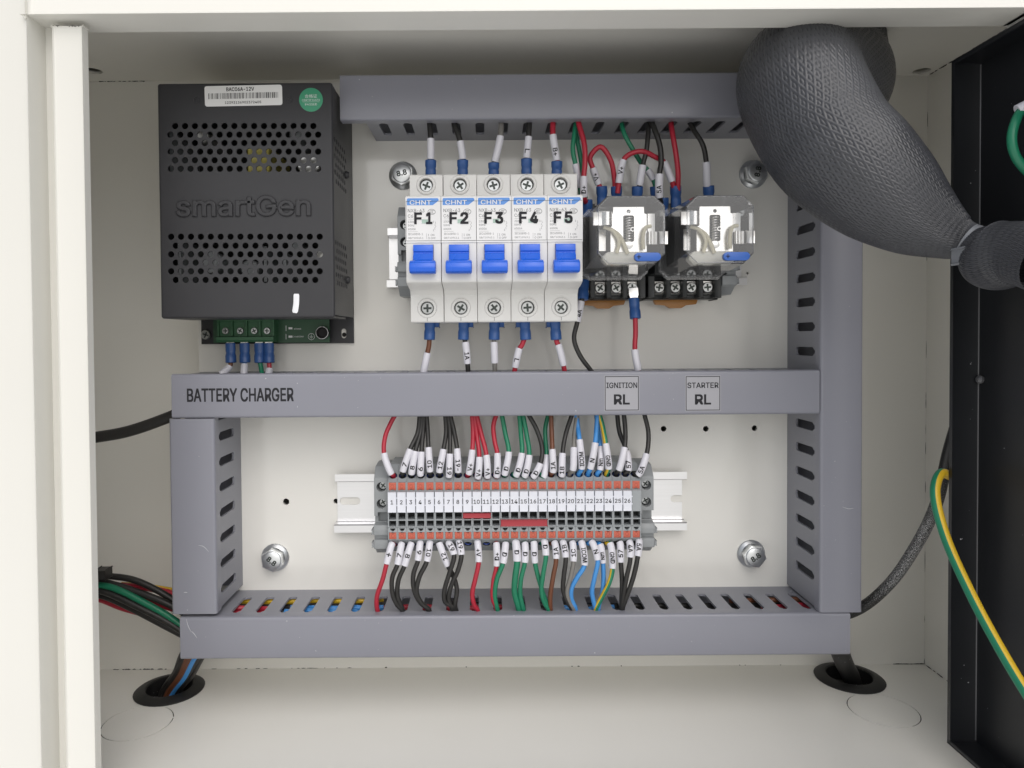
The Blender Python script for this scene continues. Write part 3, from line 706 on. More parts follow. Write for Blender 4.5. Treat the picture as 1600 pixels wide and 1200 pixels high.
# one clear strip with F1..F5 across the five faces
xs0, xs1 = BX[0] - pit / 2 + .3, BX[-1] + pit / 2 - .3
t = thing('lettering_strip', 'black F1 to F5 lettering in thin frames across the five breakers', 'lettering', V((BX[0] + BX[4]) / 2, 70.5, HCU))
for hh in (21.1, 1.25):
    b = bmesh.new(); box(b, xs0, xs1, 70.42, 70.5, HCU + hh, HCU + hh + .14); part('frame_line', b, 'ink_dark', t)
for k in range(5):
    xk = BX[0] - pit / 2 + .4 + k * pit * .985
    b = bmesh.new(); box(b, xk, xk + .1, 70.42, 70.5, HCU + 1.4, HCU + 21.1); part('frame_line', b, 'ink_dark', t)
FX = [P(px, 342, 70.7).x for px in (662.5, 717.5, 772, 826.5, 880.5)]
for k in range(5):
    b = bmesh.new(); put_text(b, 'F', flat(FX[k] - 3.0, 70.58, HCU + 12.6), 3.9, 5.9, 0.06); put_text(b, str(k + 1), flat(FX[k] + 2.6, 70.58, HCU + 12.6), 3.2 if k == 0 else 4.1, 5.9, 0.06); part('letter', b, 'ink_dark', t, smooth=0)
# end clamps of the upper rail
c3 = copy_tree(cl); c3.location = V(BX[0] - pit / 2 - 4.4, 0, HCU) * .001; c3['label'] = 'grey end clamp left of breaker F1'

# ------------------------------------------------------------------ battery charger
cx0, cx1 = P(248, 310, 55).x, P(521, 310, 55).x
ch1, ch0 = P(385, 129, 55).z, P(385, 497, 55).z; chb = P(430, 537, 1.5).z
CW = thing('battery_charger', 'black perforated battery charger box with barcode label and green round sticker', 'battery charger', V((cx0 + cx1) / 2, 0, chb))
e = 1.4
hl = []
def hrow(xa_, xb_, n, y):
    for k in range(n):
        p = P(xa_ + (xb_ - xa_) * k / (n - 1), y, 55); hl.append(circ(p.x, p.z, 1.68, 14))
for r_, y in enumerate((196.8, 210.3, 223.3, 236.8, 250.3, 263.6)):
    hrow(273.6, 489.5, 15, y) if r_ % 2 == 0 else hrow(266 + r_ * .2, 497, 16, y)
for r_, y in enumerate((369.8, 383.8, 397.3, 410.3, 423.8, 437.3)):
    hrow(274.5, 492.5, 15, y) if r_ % 2 else hrow(267.3, 499.5, 16, y)
b = bmesh.new(); holed(b, [(cx0 + e, ch0 + e), (cx1 - e, ch0 + e), (cx1 - e, ch1 - e), (cx0 + e, ch1 - e)], hl, XHT, 54.1, 55)
front = part('front_cover', b, 'charger_black', CW, smooth=20)
b = bmesh.new()
for x in (cx0 + e, cx1 - e): tube(b, [V(x, 55 - e, ch0 + e), V(x, 55 - e, ch1 - e)], e, 20)
for h in (ch0 + e, ch1 - e): tube(b, [V(cx0 + e, 55 - e, h), V(cx1 - e, 55 - e, h)], e, 20)
for x in (cx0 + e, cx1 - e):
    for h in (ch0 + e, ch1 - e): lathe(b, [(0, -e)] + [(e * math.cos(R(a)), e * math.sin(R(a))) for a in range(-75, 90, 15)] + [(0, e)], V(x, 55 - e, h), V(0, 1, 0), 16)
part('rounded_edge', b, 'charger_black', CW, smooth=60)
sh = []
for c_ in range(6):
    for r_ in range(6):
        d_ = 50 - c_ * 5.2
        for y0_, st in ((219, 12.6), (378, 12.6)):
            h = PX(524, y0_ + r_ * st, cx1).z
            sh.append(rrect(d_ - (2.6 if r_ % 2 else 0), h, 3.0, 3.0, 1.4, 2))
b = bmesh.new(); holed(b, [(.1, ch0 + e), (55 - e, ch0 + e), (55 - e, ch1 - e), (.1, ch1 - e)], sh, lambda u, v, q: V(q, u, v), cx1 - .9, cx1); part('side_cover', b, 'charger_black', CW, smooth=20)
b = bmesh.new(); box(b, cx0, cx0 + .9, .1, 55 - e, ch0 + e, ch1 - e); part('side_cover', b, 'charger_black', CW)
for h0_, h1_, d0_ in ((ch1 - .9, ch1, .1), (ch0, ch0 + .9, 19)):
    b = bmesh.new(); box(b, cx0 + e, cx1 - e, d0_, 55 - e, h0_, h1_); part('end_cover', b, 'charger_black', CW)
kh = P(537, 521, 1.6)
b = bmesh.new(); holed(b, [(cx0, chb), (cx1, chb), (cx1, ch1 - 1), (cx0, ch1 - 1)], [rrect(kh.x, kh.z, 3.2, 6.0, 1.55, 4)], XHT, .1, 1.6); part('base_plate', b, 'charger_black', CW, smooth=20)
b = bmesh.new(); prism(b, circ(P(537.5, 523, 1).x, P(537.5, 523, 1).z, 1.3, 14), lambda u, v, q: V(u, q, v), .12, .3); part('screw_hole', b, 'hole_dark', CW)
for y in (272, 437):
    p = P(546, y, 22); b = bmesh.new(); lathe(b, [(2.2, 0), (2.2, .8), (1.4, 2.0), (0, 2.2)], Vector((cx1, -20, p.z)), Vector((1, 0, 0)), 16); part('side_screw', b, 'charger_black', CW)
# circuit board and what the holes let you see
xa_, xb_ = P(334, 520, 7).x, P(515, 520, 7).x
b = bmesh.new(); box(b, xa_, xb_, 6.2, 7.6, chb + .6, ch0 + 8); part('circuit_board', b, 'pcb_green', CW)
b = bmesh.new(); box(b, cx0 + 3, cx1 - 3, 8.0, 9.6, ch0 + 10, ch1 - 4); part('inner_board', b, 'charger_inside', CW)
x0, x1, h0, h1 = pxbox(387, 230, 421, 268, 50); b = bmesh.new(); box(b, x0, x1, 10, 49.5, h0, h1, .6); part('transformer', b, 'tape_yellow', CW)
for px, py, r_, dt in ((482, 257, 6.0, 50), (316, 213, 3.6, 45), (462, 209, 3.5, 43), (499, 397, 2.4, 50), (461, 383, 2.6, 44), (330, 410, 6, 44), (390, 420, 5, 38)):
    p = P(px, py, dt); b = bmesh.new(); lathe(b, [(r_, 10 - dt), (r_, -.6), (r_ - .5, 0), (0, 0)], p, V(0, 1, 0), 20); part('capacitor_can', b, 'capacitor' if dt > 44 else 'clamp_grey', CW)
for px, y0_, y1_, dt in ((268, 205, 270, 46), (281, 375, 445, 46), (415, 385, 440, 40), (445, 395, 432, 42)):
    p0, p1 = P(px, y1_, dt), P(px, y0_, dt); b = bmesh.new(); box(b, p0.x - .8, p0.x + .8, 10, dt, p0.z, p1.z); part('heat_sink', b, 'clamp_grey', CW)
# green screw terminal
x0, x1, h0, h1 = pxbox(341, 504, 430, 534, 14)
b = bmesh.new(); prism(b, [(7.6, chb + 1.2), (16.5, chb + 1.2), (17.5, chb + 2.4), (17.5, chb + 4.2), (14.4, chb + 4.6), (14.4, ch0 - .6), (16.5, ch0 - .4), (16.5, ch0 + 2), (7.6, ch0 + 2)], lambda p, q, t_: V(t_, p, q), x0, x1)
gt_ = part('terminal_strip', b, 'terminal_green', CW)
for k, px in enumerate((352, 375, 397, 417)):
    p = P(px, 517, 15.4); add_screw(gt_, p - WL[gt_], 2.05, k * 31)
for px in (342, 363.5, 386, 407, 428):
    p = P(px, 517, 15); b = bmesh.new(); box(b, p.x - .45, p.x + .45, 14.41, 16.3, chb + 4.7, ch0 - .45); part('divider', b, 'terminal_green', gt_)
p = P(321, 523, 4); add_screw(CW, p - WL[CW], 2.9, 20)
p = P(503, 520, 12); b = bmesh.new(); lathe(b, [(3.6, -4.4), (3.6, 0), (2.7, .3), (2.5, -1), (0, -1)], p, V(0, 1, 0), 24); bc = part('adjust_knob', b, 'charger_inside', CW)
b = bmesh.new(); lathe(b, [(3.65, -.8), (3.75, -.1), (3.55, .1), (3.4, .05)], p, V(0, 1, 0), 24); part('white_ring', b, 'print_white', bc)
b = bmesh.new()
for s, px, py, hh in (('POWER', 465, 514, .9), ('CHARGING', 466, 526, .9)): q = P(px, py, 7.6); put_text(b, s, flat(q.x, 7.66, q.z), None, hh)
for px, py in ((447, 513), (447, 526)):
    q = P(px, py, 7.6); box(b, q.x - .15, q.x + .15, 7.62, 7.7, q.z - 1.6, q.z + 1.6); box(b, q.x + 1.6, q.x + 3.8, 7.62, 8.1, q.z - .6, q.z + .6)
q = P(486.5, 526, 7.6); holed(b, circ(q.x, q.z, 2.0, 20), [circ(q.x, q.z, 1.8, 20)], XHT, 7.62, 7.68)
box(b, q.x - .08, q.x + .08, 7.62, 7.68, q.z, q.z + 1.3)
for k, ww in enumerate((1.2, .8, .4)): box(b, q.x - ww, q.x + ww, 7.62, 7.68, q.z - .1 - k * .45, q.z + .03 - k * .45)
part('board_print', b, 'print_white', CW, smooth=0)
# label, sticker, lettering, paint mark, cover screws
c_ = P(380.5, 149.5, 55); lw, lh = 40.6, 10.6; ta = R(.8)
rot = lambda u, v: (c_.x + u * math.cos(ta) - v * math.sin(ta), c_.z + u * math.sin(ta) + v * math.cos(ta))
tl = lambda dz: (lambda u, v, z: V(rot(u, v)[0], 55 + dz + z, rot(u, v)[1]))
t = thing('barcode_label', 'white barcode label at the top of the black charger', 'label', V(c_.x, 55, c_.z))
b = bmesh.new(); prism(b, rrect(0, 0, lw, lh, 1.2, 4), lambda u, v, q: tl(0)(u, v, q), .02, .12); part('paper', b, 'sticker_white', t)
b = bmesh.new(); put_text(b, 'BAC06A-12V', lambda u, v, z: tl(.16)(u - 1.6, v + 3.4, z), 14.6, 2.0, 0.03); put_text(b, '12393136902372405', lambda u, v, z: tl(.16)(u - .3, v - 3.5, z), 19, 1.25, .01)
u = -18.4; rb = random.Random(5)
while u < 18.2:
    ww = rb.choice((.16, .16, .3, .45)); f = lambda a, c2_, q: tl(0)(a, c2_, q)
    prism(b, [(u, -1.5), (u + ww, -1.5), (u + ww, 1.5), (u, 1.5)], f, .13, .16); u += ww + rb.choice((.22, .22, .4, .55))
part('print', b, 'ink', t, smooth=0)
c2_ = P(486, 156, 55)
t = thing('round_sticker', 'round green certificate sticker at the corner of the black charger', 'sticker', V(c2_.x, 55, c2_.z))
b = bmesh.new(); prism(b, circ(c2_.x, c2_.z, 6.2, 40), lambda u, v, q: V(u, q, v), 55.02, 55.12); part('disc', b, 'sticker_green', t)
b = bmesh.new(); put_text(b, '\u5408\u683c\u8bc1', flat(c2_.x, 55.16, c2_.z + 1.9), 6.4, 1.9); put_text(b, 'CERTIFICATE', flat(c2_.x, 55.16, c2_.z - .15), 9.4, 1.0); put_text(b, 'PASSED', flat(c2_.x, 55.16, c2_.z - 2.4), 6.2, 1.1)
box(b, c2_.x - 4.4, c2_.x + 4.4, 55.14, 55.17, c2_.z - 1.15, c2_.z - 1.05); part('print', b, 'print_white', t, smooth=0)
c3_ = P(380.5, 322, 55); x0, x1, h0, h1 = pxbox(275, 306, 487, 338, 55)
b = bmesh.new(); put_text(b, 'smartGen', lambda u, v, z: V(c3_.x + u, 55.05 + z, c3_.z + v), x1 - x0, h1 - h0, 0, 0.045); part('embossed_lettering', b, 'charger_black', front, smooth=50)
b = bmesh.new(); A, B = P(463, 459, 55.2), P(460.5, 489, 55.2); pts, _ = spline([A, (A + B) / 2 + Vector((.3, 0, 0)), B], 6); tube(b, pts, [1.2] + [1.5] * (len(pts) - 2) + [1.0], 12)
for v in b.verts: v.co.y = -55.03 + (v.co.y + 55.2) * .12
part('paint_dab', b, 'paint_mark', front)
dark_screw = None
for px, py in ((307.5, 156), (451.5, 156)):
    q = add_screw(front, P(px, py, 55) - WL[front] + V(0, .25, 0), 1.9, 30)
    if dark_screw is None: dark_screw = q.data.copy(); dark_screw.materials.clear(); dark_screw.materials.append(M['charger_black'])
    q.data = dark_screw

# ------------------------------------------------------------------ relays in their sockets
def octo(hw, hh, c, cyy=0): return [(hw - c, hh + cyy), (hw, hh - c + cyy), (hw, -hh + c + cyy), (hw - c, -hh + cyy), (-hw + c, -hh + cyy), (-hw, -hh + c + cyy), (-hw, hh - c + cyy), (-hw + c, hh + cyy)]
def make_socket():
    t = thing('relay_socket', 'x', 'relay socket', (0, 0, 0), 'black relay sockets on the upper rail')
    b = bmesh.new(); box(b, -20.6, 20.6, 8, 23, -26.5, 27, .6); part('base', b, 'socket_black', t)
    b = bmesh.new(); box(b, -19.5, 19.5, 23, 41, -13.5, 17.5, .8); part('plug_block', b, 'socket_black', t)
    for s, h0, h1 in ((-1, -26, -14), (1, 17.8, 26.6)):
        b = bmesh.new()
        for k in range(5): x = -18.2 + k * 9.1; box(b, x - 1.25 - (1 if k in (0,) else 0), x + 1.25 + (1 if k == 4 else 0), 22.5, 30.5, h0, h1, .25)
        part('divider_row', b, 'socket_black', t)
        for k in range(4):
            x = -13.65 + k * 9.1; hm = -20.2 if s < 0 else 22
            b = bmesh.new(); prism(b, [(24, hm - 4.2), (27.4, hm - 3.2), (25.4, hm - 2.6), (25.4, hm + 3.6), (24, hm + 3.6)], lambda p, q, tt: V(x + tt, p, q), -3.1, 3.1); part('clamp_plate', b, 'bright_metal', t)
            add_screw(t, V(x, 28.2, hm), 3.0, 25 * k + 10)
    b = bmesh.new(); prism(b, [(-13, -26.4), (13, -26.4), (12, -29), (6, -29.6), (3.5, -31.2), (-3.5, -31.2), (-6, -29.6), (-12, -29)], lambda p, q, tt: V(p, tt, q), 8.3, 12, .3); part('release_tab', b, 'tab_amber', t)
    return t
def make_relay():
    t = thing('plug_in_relay', 'x', 'relay', (0, 0, 0), 'clear cased relays')
    cy = 2.2
    b = bmesh.new()
    secs = [(42.2, 18.0, 18.8, 4.2, cy), (44, 18.0, 18.8, 4.2, cy), (44.6, 16.9, 17.9, 3.6, cy + .1), (62, 16.7, 17.3, 4.4, cy + .5), (87, 16.4, 16.5, 5.0, cy + 1.2), (88, 15.8, 15.9, 4.9, cy + 1.2)]
    rings = [[b.verts.new(V(p[0], d, p[1])) for p in octo(hw, hh, c, yy)] for d, hw, hh, c, yy in secs]
    for A, B in zip(rings, rings[1:]):
        for i in range(8): b.faces.new([A[i], A[(i + 1) % 8], B[(i + 1) % 8], B[i]])
    b.faces.new(rings[-1])
    part('clear_cover', b, 'clear_plastic', t, smooth=20)
    b = bmesh.new(); holed(b, octo(18.4, 19.2, 4.4, cy), [octo(17.2, 18.0, 3.8, cy)], XHT, 41.4, 42.6); part('cover_rim', b, 'clear_plastic', t)
    b = bmesh.new()
    for A, B in ((secs[5], secs[5]),):
        pts_ = [V(p[0], A[0] - .1, p[1]) for p in octo(A[1], A[2], A[3], A[4])]
        for i in range(8): tube(b, [pts_[i], pts_[(i + 1) % 8]], .28, 6)
    lo, hi = octo(*secs[3][1:]), octo(*secs[4][1:])
    part('cover_edge', b, 'clear_plastic', t)
    # yoke plate with a slot and its coil spring
    b = bmesh.new(); holed(b, [(-8.2, -6), (9.6, -6), (9.6, 12.6), (8.4, 13), (8.2, 16.2), (-6.8, 16.2), (-7, 13), (-8.2, 12.6)], [rrect(.7, 5.6, 5.4, 13.0, .9), circ(.7, 14.0, .95, 12)], XHT, 77, 78); part('yoke_plate', b, 'bright_metal', t, smooth=20)
    b = bmesh.new(); box(b, -7.6, 9, 46, 76, -5, 13, .8); part('coil_block', b, 'socket_black', t)
    b = bmesh.new(); n = 110; pts_ = [V(.8 + 1.6 * math.cos(i * 2 * math.pi * 9 / n), 77.8 + 1.6 * math.sin(i * 2 * math.pi * 9 / n), 11 - 11.5 * i / n) for i in range(n)]; tube(b, pts_, .36, 6); part('coil_spring', b, 'bright_metal', t)
    b = bmesh.new(); lathe(b, [(0, 0), (1.7, 0), (1.7, 1.0), (0, 1.4)], V(1.0, 77.8, -2.6), V(0, 1, 0), 16); part('spring_hook', b, 'bright_metal', t)
    b = bmesh.new(); holed(b, circ(2.4, 5.0, 1.1, 14), [circ(2.4, 5.0, .7, 14)], XHT, 79, 79.5); part('spring_eye', b, 'bright_metal', t)
    # contact blades left and right
    b = bmesh.new(); box(b, -17.6, -13.3, 82.6, 83.4, 6.4, 12.8, .2); pts_, _ = spline([V(-13.4, 83, 9.6), V(-11.6, 84.4, 9.6), V(-9.6, 84.2, 9.6), V(-8.2, 82, 9.6), V(-8.0, 78, 9.6)], 5)
    for A, B in zip(pts_, pts_[1:]): prism(b, [(0, -3.2), (0, 3.2), (.5, 3.2), (.5, -3.2)], lambda p, q, tt: A.lerp(B, tt) + Vector((0, -p, q)), 0, 1)
    part('contact_blade', b, 'bright_metal', t)
    b = bmesh.new(); box(b, 15.0, 19.2, 80.6, 81.4, -2.6, 3.6, .2)
    for k, x in enumerate((10.4, 12.0, 13.6)): tube(b, [V(x, 80.2, -2.6), V(x, 80.2, 3.6)], .85, 10)
    part('contact_blade', b, 'bright_metal', t)
    b = bmesh.new(); box(b, -12.8, -9.4, 70, 71, -4.5, 6.2); box(b, 10.8, 14.4, 74, 75, 4, 13.4); part('fixed_contact', b, 'bright_metal', t)
    b = bmesh.new(); prism(b, octo(11.5, 3.4, 2.6, -9.3), lambda p, q, tt: V(p - 1, tt, q), 73, 79, .6); part('insulator_base', b, 'base_cream', t)
    for pl in ([(-12, 80, 6.2), (-7.5, 80.5, 4.2), (-4.6, 80.5, -1), (-5.6, 80, -6.6)], [(-9.5, 79.4, 5.8), (-4.5, 80.2, 2), (-1.8, 80.4, -3), (-.2, 80, -7)], [(11.2, 80, 6.4), (8.6, 80.6, 5.6), (7.2, 80.8, 1.5), (7.4, 80.4, -5)]):
        b = bmesh.new(); pts_, _ = spline([V(*q) for q in pl], 7); tube(b, pts_, .95, 10); part('lead_wire', b, 'wire_cream', t)
    b = bmesh.new(); prism(b, rrect(7.6, -9.6, 12.6, 4.0, 1.9, 5), lambda p, q, tt: V(p, tt, q), 86.2, 89.2, .25); lv = part('test_lever', b, 'lever_blue', t)
    b = bmesh.new(); box(b, 2.3, 4.3, 89.22, 89.3, -9.75, -9.4); box(b, 3.12, 3.48, 89.22, 89.3, -10.6, -8.6); part('cross_mark', b, 'ink', lv)
    return t
sock = make_socket(); rel = make_relay()
for i, (xs_, xr_, who) in enumerate(((69.8, 70.6, 'ignition'), (112.3, 113.2, 'starter'))):
    o = sock if i == 0 else copy_tree(sock); o.location = V(xs_, 0, HCU) * .001
    o['label'] = ('black screw socket under the relay next to breaker F5' if i == 0 else 'black screw socket under the right-hand clear relay')
    o = rel if i == 0 else copy_tree(rel); o.location = V(xr_, 0, HCU) * .001
    o['label'] = ('clear cased relay next to breaker F5, spring and cream leads inside' if i == 0 else 'right-hand clear cased relay near the tall duct')
    if i == 0:
        WL[o] = V(xr_, 0, HCU)
c4 = copy_tree(cl); c4.location = V(112.3 + 20.8 + 4.4, -5, HCU) * .001; c4['label'] = 'grey end clamp right of the relays, under the right-hand relay'
for ch in c4.children:
    if ch.name.startswith('rib'): ch.location.x += 0.0094

# ------------------------------------------------------------------ wires
COLN = {'wire_black': 'black', 'wire_red': 'red', 'wire_green': 'green', 'wire_blue': 'blue', 'wire_brown': 'brown', 'wire_grey': 'grey', 'yg': 'yellow and green'}
def pv(p): return p if isinstance(p, Vector) else P(*p)
def wire(label, col, pts, r_=1.3, sl=None, txt=None, up=True, lugs=(), rs_=1.95, group=None, name='wire', seg=10, ph=.42):
    W3 = [pv(p) for p in pts]
    base = W3[-1]
    t = thing(name, label, 'wire', base, group)
    pts_, ix = spline(W3, 7)
    b = bmesh.new()
    if col == 'yg': tube(b, pts_, r_, 12, matfn=lambda k, i: 0 if (k + ph) % 1 < .5 else 1); part('insulation', b, ['wire_green', 'wire_yellow'], t, smooth=50)
    else: tube(b, pts_, r_, seg); part('insulation', b, col, t, smooth=50)
    if sl is not None:
        i0, i1 = ix[sl], ix[sl + 1]; sp_ = pts_[i0:i1 + 1]
        b = bmesh.new(); n = len(sp_)
        tube(b, sp_, [rs_ * (1 if 0 < k < n - 1 else .97) for k in range(n)], 14, cap=False)
        tube(b, sp_, [rs_ - .3] * n, 14, cap=False)
        tb = part('marker_sleeve', b, 'sleeve_white', t, smooth=50, normals=False)
        if txt:
            c = (sp_[0] + sp_[-1]) / 2; c = sp_[n // 2]
            ax = (sp_[-1] - sp_[0]).normalized(); view = (CAM - c); view = (view - ax * view.dot(ax)).normalized()
            xd = -ax if (ax.z < 0) == up else ax           # letters run up or down the sleeve
            yd = view.cross(xd)
            rr = rs_ + .05
            L_ = (sp_[-1] - sp_[0]).length
            wid = min(L_ * .82, 1.9 * len(txt) + .3)
            b = bmesh.new(); off = xd * (0.0 if L_ < 9 else (-.8 if up else .8))
            put_text(b, txt, lambda u, v, z: Vector((u, v, z)), wid, 2.65, 0.035)
            for cut in (-.9, -.6, -.3, 0, .3, .6, .9): bmesh.ops.bisect_plane(b, geom=b.verts[:] + b.edges[:] + b.faces[:], plane_co=(0, cut, 0), plane_no=(0, 1, 0))
            for v in b.verts:
                u_, v_, z_ = v.co; v.co = c + off + xd * u_ + (view * math.cos(v_ / rr) + yd * math.sin(v_ / rr)) * (rr + z_)
            part('marking', b, 'ink', tb, smooth=0)
    for A, B in lugs:                                     # A at the wire end, B at the screw
        A, B = pv(A), pv(B); dd = (B - A); Ln = dd.length; dd.normalize()
        b = bmesh.new(); lathe(b, [(r_ * .8, .1), (2.75, 0), (3.1, .3), (3.1, Ln * .35), (2.75, Ln * .5), (2.95, Ln * .62), (2.95, Ln - .2), (2.4, Ln), (.5, Ln)], A, dd, 18)
        for v in b.verts:                                 # crimped: a little flatter towards the plate
            k = (v.co - A).dot(dd) / Ln
            if k > .45: v.co.y = (A + dd * k * Ln).y + (v.co.y - (A + dd * k * Ln).y) * .72
        lg = part('crimp_lug', b, 'lug_blue', t, smooth=45)
        b = bmesh.new(); s_ = dd.cross(Vector((0, 1, 0))).normalized(); q = B
        prism(b, [(-1.7, -1), (1.7, -1), (2.6, 2), (2.6, 6), (-2.6, 6), (-2.6, 2)], lambda u, v, z: q + s_ * u + dd * v + Vector((0, z, 0)), -.4, .4); part('tang', b, 'bright_metal', lg)
    return t
ex = lambda i: 612.9 + 14.71 * (i - 1)
GT, GB = 'wires into the top of the terminal strip', 'wires out of the bottom of the terminal strip'
TOPW = [(1, 'wire_red', None, 1, [(622, 640), (611, 660), (602, 682)], (600, 708), (611.5, 740)), (2, 'wire_black', '7', 1, [(656, 640), (653, 675)], (641, 702), (629.5, 736)),
    (3, 'wire_black', '8', 1, [(660, 640), (657, 675)], (649, 705), (643, 740)), (4, 'wire_black', '9', 0, [(663, 640), (661, 675)], (658.5, 706), (657, 742)),
    (5, 'wire_black', '10', 1, [(666, 640), (668, 670)], (669.5, 699), (672, 736)), (6, 'wire_black', '12', 1, [(695, 640), (697, 675)], (693, 702), (686.5, 737)),
    (7, 'wire_black', '19', 0, [(699, 640), (703, 675)], (703, 709), (701.5, 744)), (8, 'wire_black', '19-', 0, [(702, 640), (709, 672)], (714, 701), (716, 737)),
    (9, 'wire_red', 'V+', 1, [(737, 640), (739, 675)], (738, 703), (732.5, 740)), (10, 'wire_red', 'V+', 1, [(740, 640), (745, 680)], (749, 714), (746.5, 746)),
    (11, 'wire_red', 'V+', 1, [(743, 640), (752, 678)], (760, 711), (761.5, 745)), (12, 'wire_red', 'D+', 1, [(778, 640), (771, 665), (773, 690)], (777, 708), (776, 744)),
    (13, 'wire_green', 'D', 1, [(783, 640), (789, 675)], (795, 706), (788.5, 741)), (14, 'wire_green', 'D', 1, [(811, 640), (814, 680)], (815.5, 708), (806, 743)),
    (15, 'wire_green', 'D', 1, [(816, 640), (823, 680)], (827, 711), (819.5, 744)), (16, 'wire_black', 'D', 1, [(822, 640), (838, 670), (847, 700)], (844.5, 724), (833, 745)),
    (17, 'wire_green', None, 1, [(858, 640), (852, 670), (852.5, 690)], (854, 711), (849, 746)), (18, 'wire_brown', '1A', 1, [(861, 640), (862, 675)], (863, 702), (864, 737)),
    (19, 'wire_black', '1B', 1, [(896, 640), (884, 678)], (879, 708), (877.5, 743)), (20, 'wire_grey', None, 1, [(903, 640), (898, 675)], (896.5, 699), (895, 734)),
    (21, 'wire_blue', 'ICOM', 1, [(900, 640), (903, 668)], (905.5, 687), (909, 732)), (22, 'wire_blue', 'N', 1, [(934, 640), (932, 668)], (930, 692), (922.5, 732)),
    (23, 'wire_blue', 'Nm', 1, [(931, 640), (935, 675)], (938, 698), (937.5, 734)), (24, 'yg', 'GND', 0, [(935, 640), (942, 668)], (946.5, 693), (951, 732)),
    (25, 'wire_black', None, 1, [(974, 640), (977, 672)], (976, 699), (967, 734)), (26, 'wire_black', '57', 1, [(964, 640), (968, 675)], (979, 705), (981.5, 735)),
    (27, 'wire_black', '5A', 1, [(1005, 640), (1013, 675)], (1010.5, 709), (997, 742))]
for i, col, tx, up, pre, s0, s1 in TOPW:
    back = 5 if i in (23, 26, 17) else 0
    e0 = V(TX0 + (i - 1) * PITCH_T, 0, HCL) + CT
    pts = [P(pre[0][0], pre[0][1] - 15, 20)] + [(x, y, 31 - back + k * 2) for k, (x, y) in enumerate(pre)] + [(s0[0], s0[1], 37.5 - back * .8), (s1[0], s1[1], 38.2 - back * .3)] + [e0 + NT * .2 + Vector((0, 0, .3)), e0 - NT * 3]
    wire('%s wire%s into the top of %s' % (COLN[col], (' with sleeve marked ' + tx) if tx else ' with a blank white sleeve', 'terminal ' + nw(i) if i < 27 else 'the unnumbered terminal'), col, pts, 1.3, len(pre) + 1, tx, bool(up), group=GT, rs_=1.92)
BOTW = [(1, 'wire_red', '+', 1, (613, 848), (604, 881), [(598, 905), (589, 932), (589, 950)]), (2, 'wire_black', '7', 1, (628, 848), (621, 882), [(613, 902), (613, 925), (620, 944), (628, 953)]),
    (3, 'wire_black', '8', 0, (643, 848), (632, 884), [(623, 905), (621, 930), (628, 950)]), (4, 'wire_black', '9', 0, (657, 846), (653, 876), [(646, 897), (647, 922), (657, 942), (668, 951)]),
    (5, 'wire_black', '10', 0, (672, 846), (667, 877), [(655, 902), (651, 925), (659, 943), (670, 952)]), (6, 'wire_black', '12', 1, (686.5, 848), (700, 884), [(709, 902), (714, 922), (711, 945)]),
    (7, 'wire_black', '19', 0, (701, 847), (709.5, 867), [(703, 893), (694, 925), (696, 941), (708, 948)]), (8, 'wire_black', '19-', 0, (717, 845), (721, 867), [(716, 890), (705, 915), (701, 935), (706, 950)]),
    (10, 'wire_red', '+V', 0, (746, 845), (748, 878), [(743, 903), (738, 928), (741, 945), (746, 953)]), (12, 'wire_red', 'D+', 1, (775.5, 848), (776, 884), [(771, 908), (770, 935), (775, 948)]),
    (13, 'wire_green', 'D', 0, (790, 848), (786, 880), [(777, 903), (773, 930), (777, 952)]), (14, 'wire_green', 'D', 0, (805.5, 845), (808, 877), [(805, 902), (804, 925), (810, 948)]),
    (15, 'wire_green', 'D', 0, (820, 848), (820, 879), [(814, 905), (813, 930), (818, 953)]), (16, 'wire_green', 'D', 0, (834, 846), (836, 879), [(842, 905), (850, 932), (856, 949)]),
    (17, 'wire_green', 'D', 0, (850, 843), (853, 868), [(849, 895), (846, 922), (850, 940), (857, 953)]), (18, 'wire_brown', '1A', 1, (866, 846), (869, 873), [(864, 903), (860, 930), (860, 950)]),
    (19, 'wire_black', '1B', 1, (879, 845), (884, 871), [(881, 900), (880, 922), (887, 941), (894, 951)]), (20, 'wire_grey', '1C', 1, (894, 846), (896, 877), [(892, 900), (886, 925), (890, 941), (897, 953)]),
    (21, 'wire_blue', 'ICOM', 0, (908, 845), (913, 883), [(902, 902), (893, 920), (893, 936), (899, 950)]), (22, 'wire_blue', 'N', 1, (924, 845), (934, 875), [(929, 902), (925, 925), (929, 946)]),
    (23, 'wire_blue', 'Nm', 1, (937.5, 850), (942, 879), [(943, 905), (941, 928), (935, 948)]), (24, 'yg', 'GND', 0, (953, 848), (957, 888), [(952, 910), (942, 930), (931, 953)]),
    (25, 'wire_black', '57', 1, (968, 846), (970, 878), [(972, 910), (971, 950)]), (26, 'wire_black', '4A', 0, (983, 845), (985, 871), [(979, 902), (974, 930), (971, 950)]),
    (27, 'wire_black', '5A', 0, (998, 843), (996.5, 869), [(990, 900), (979, 933), (973, 950)])]
WALLH = hz(961.5, 800) - 2
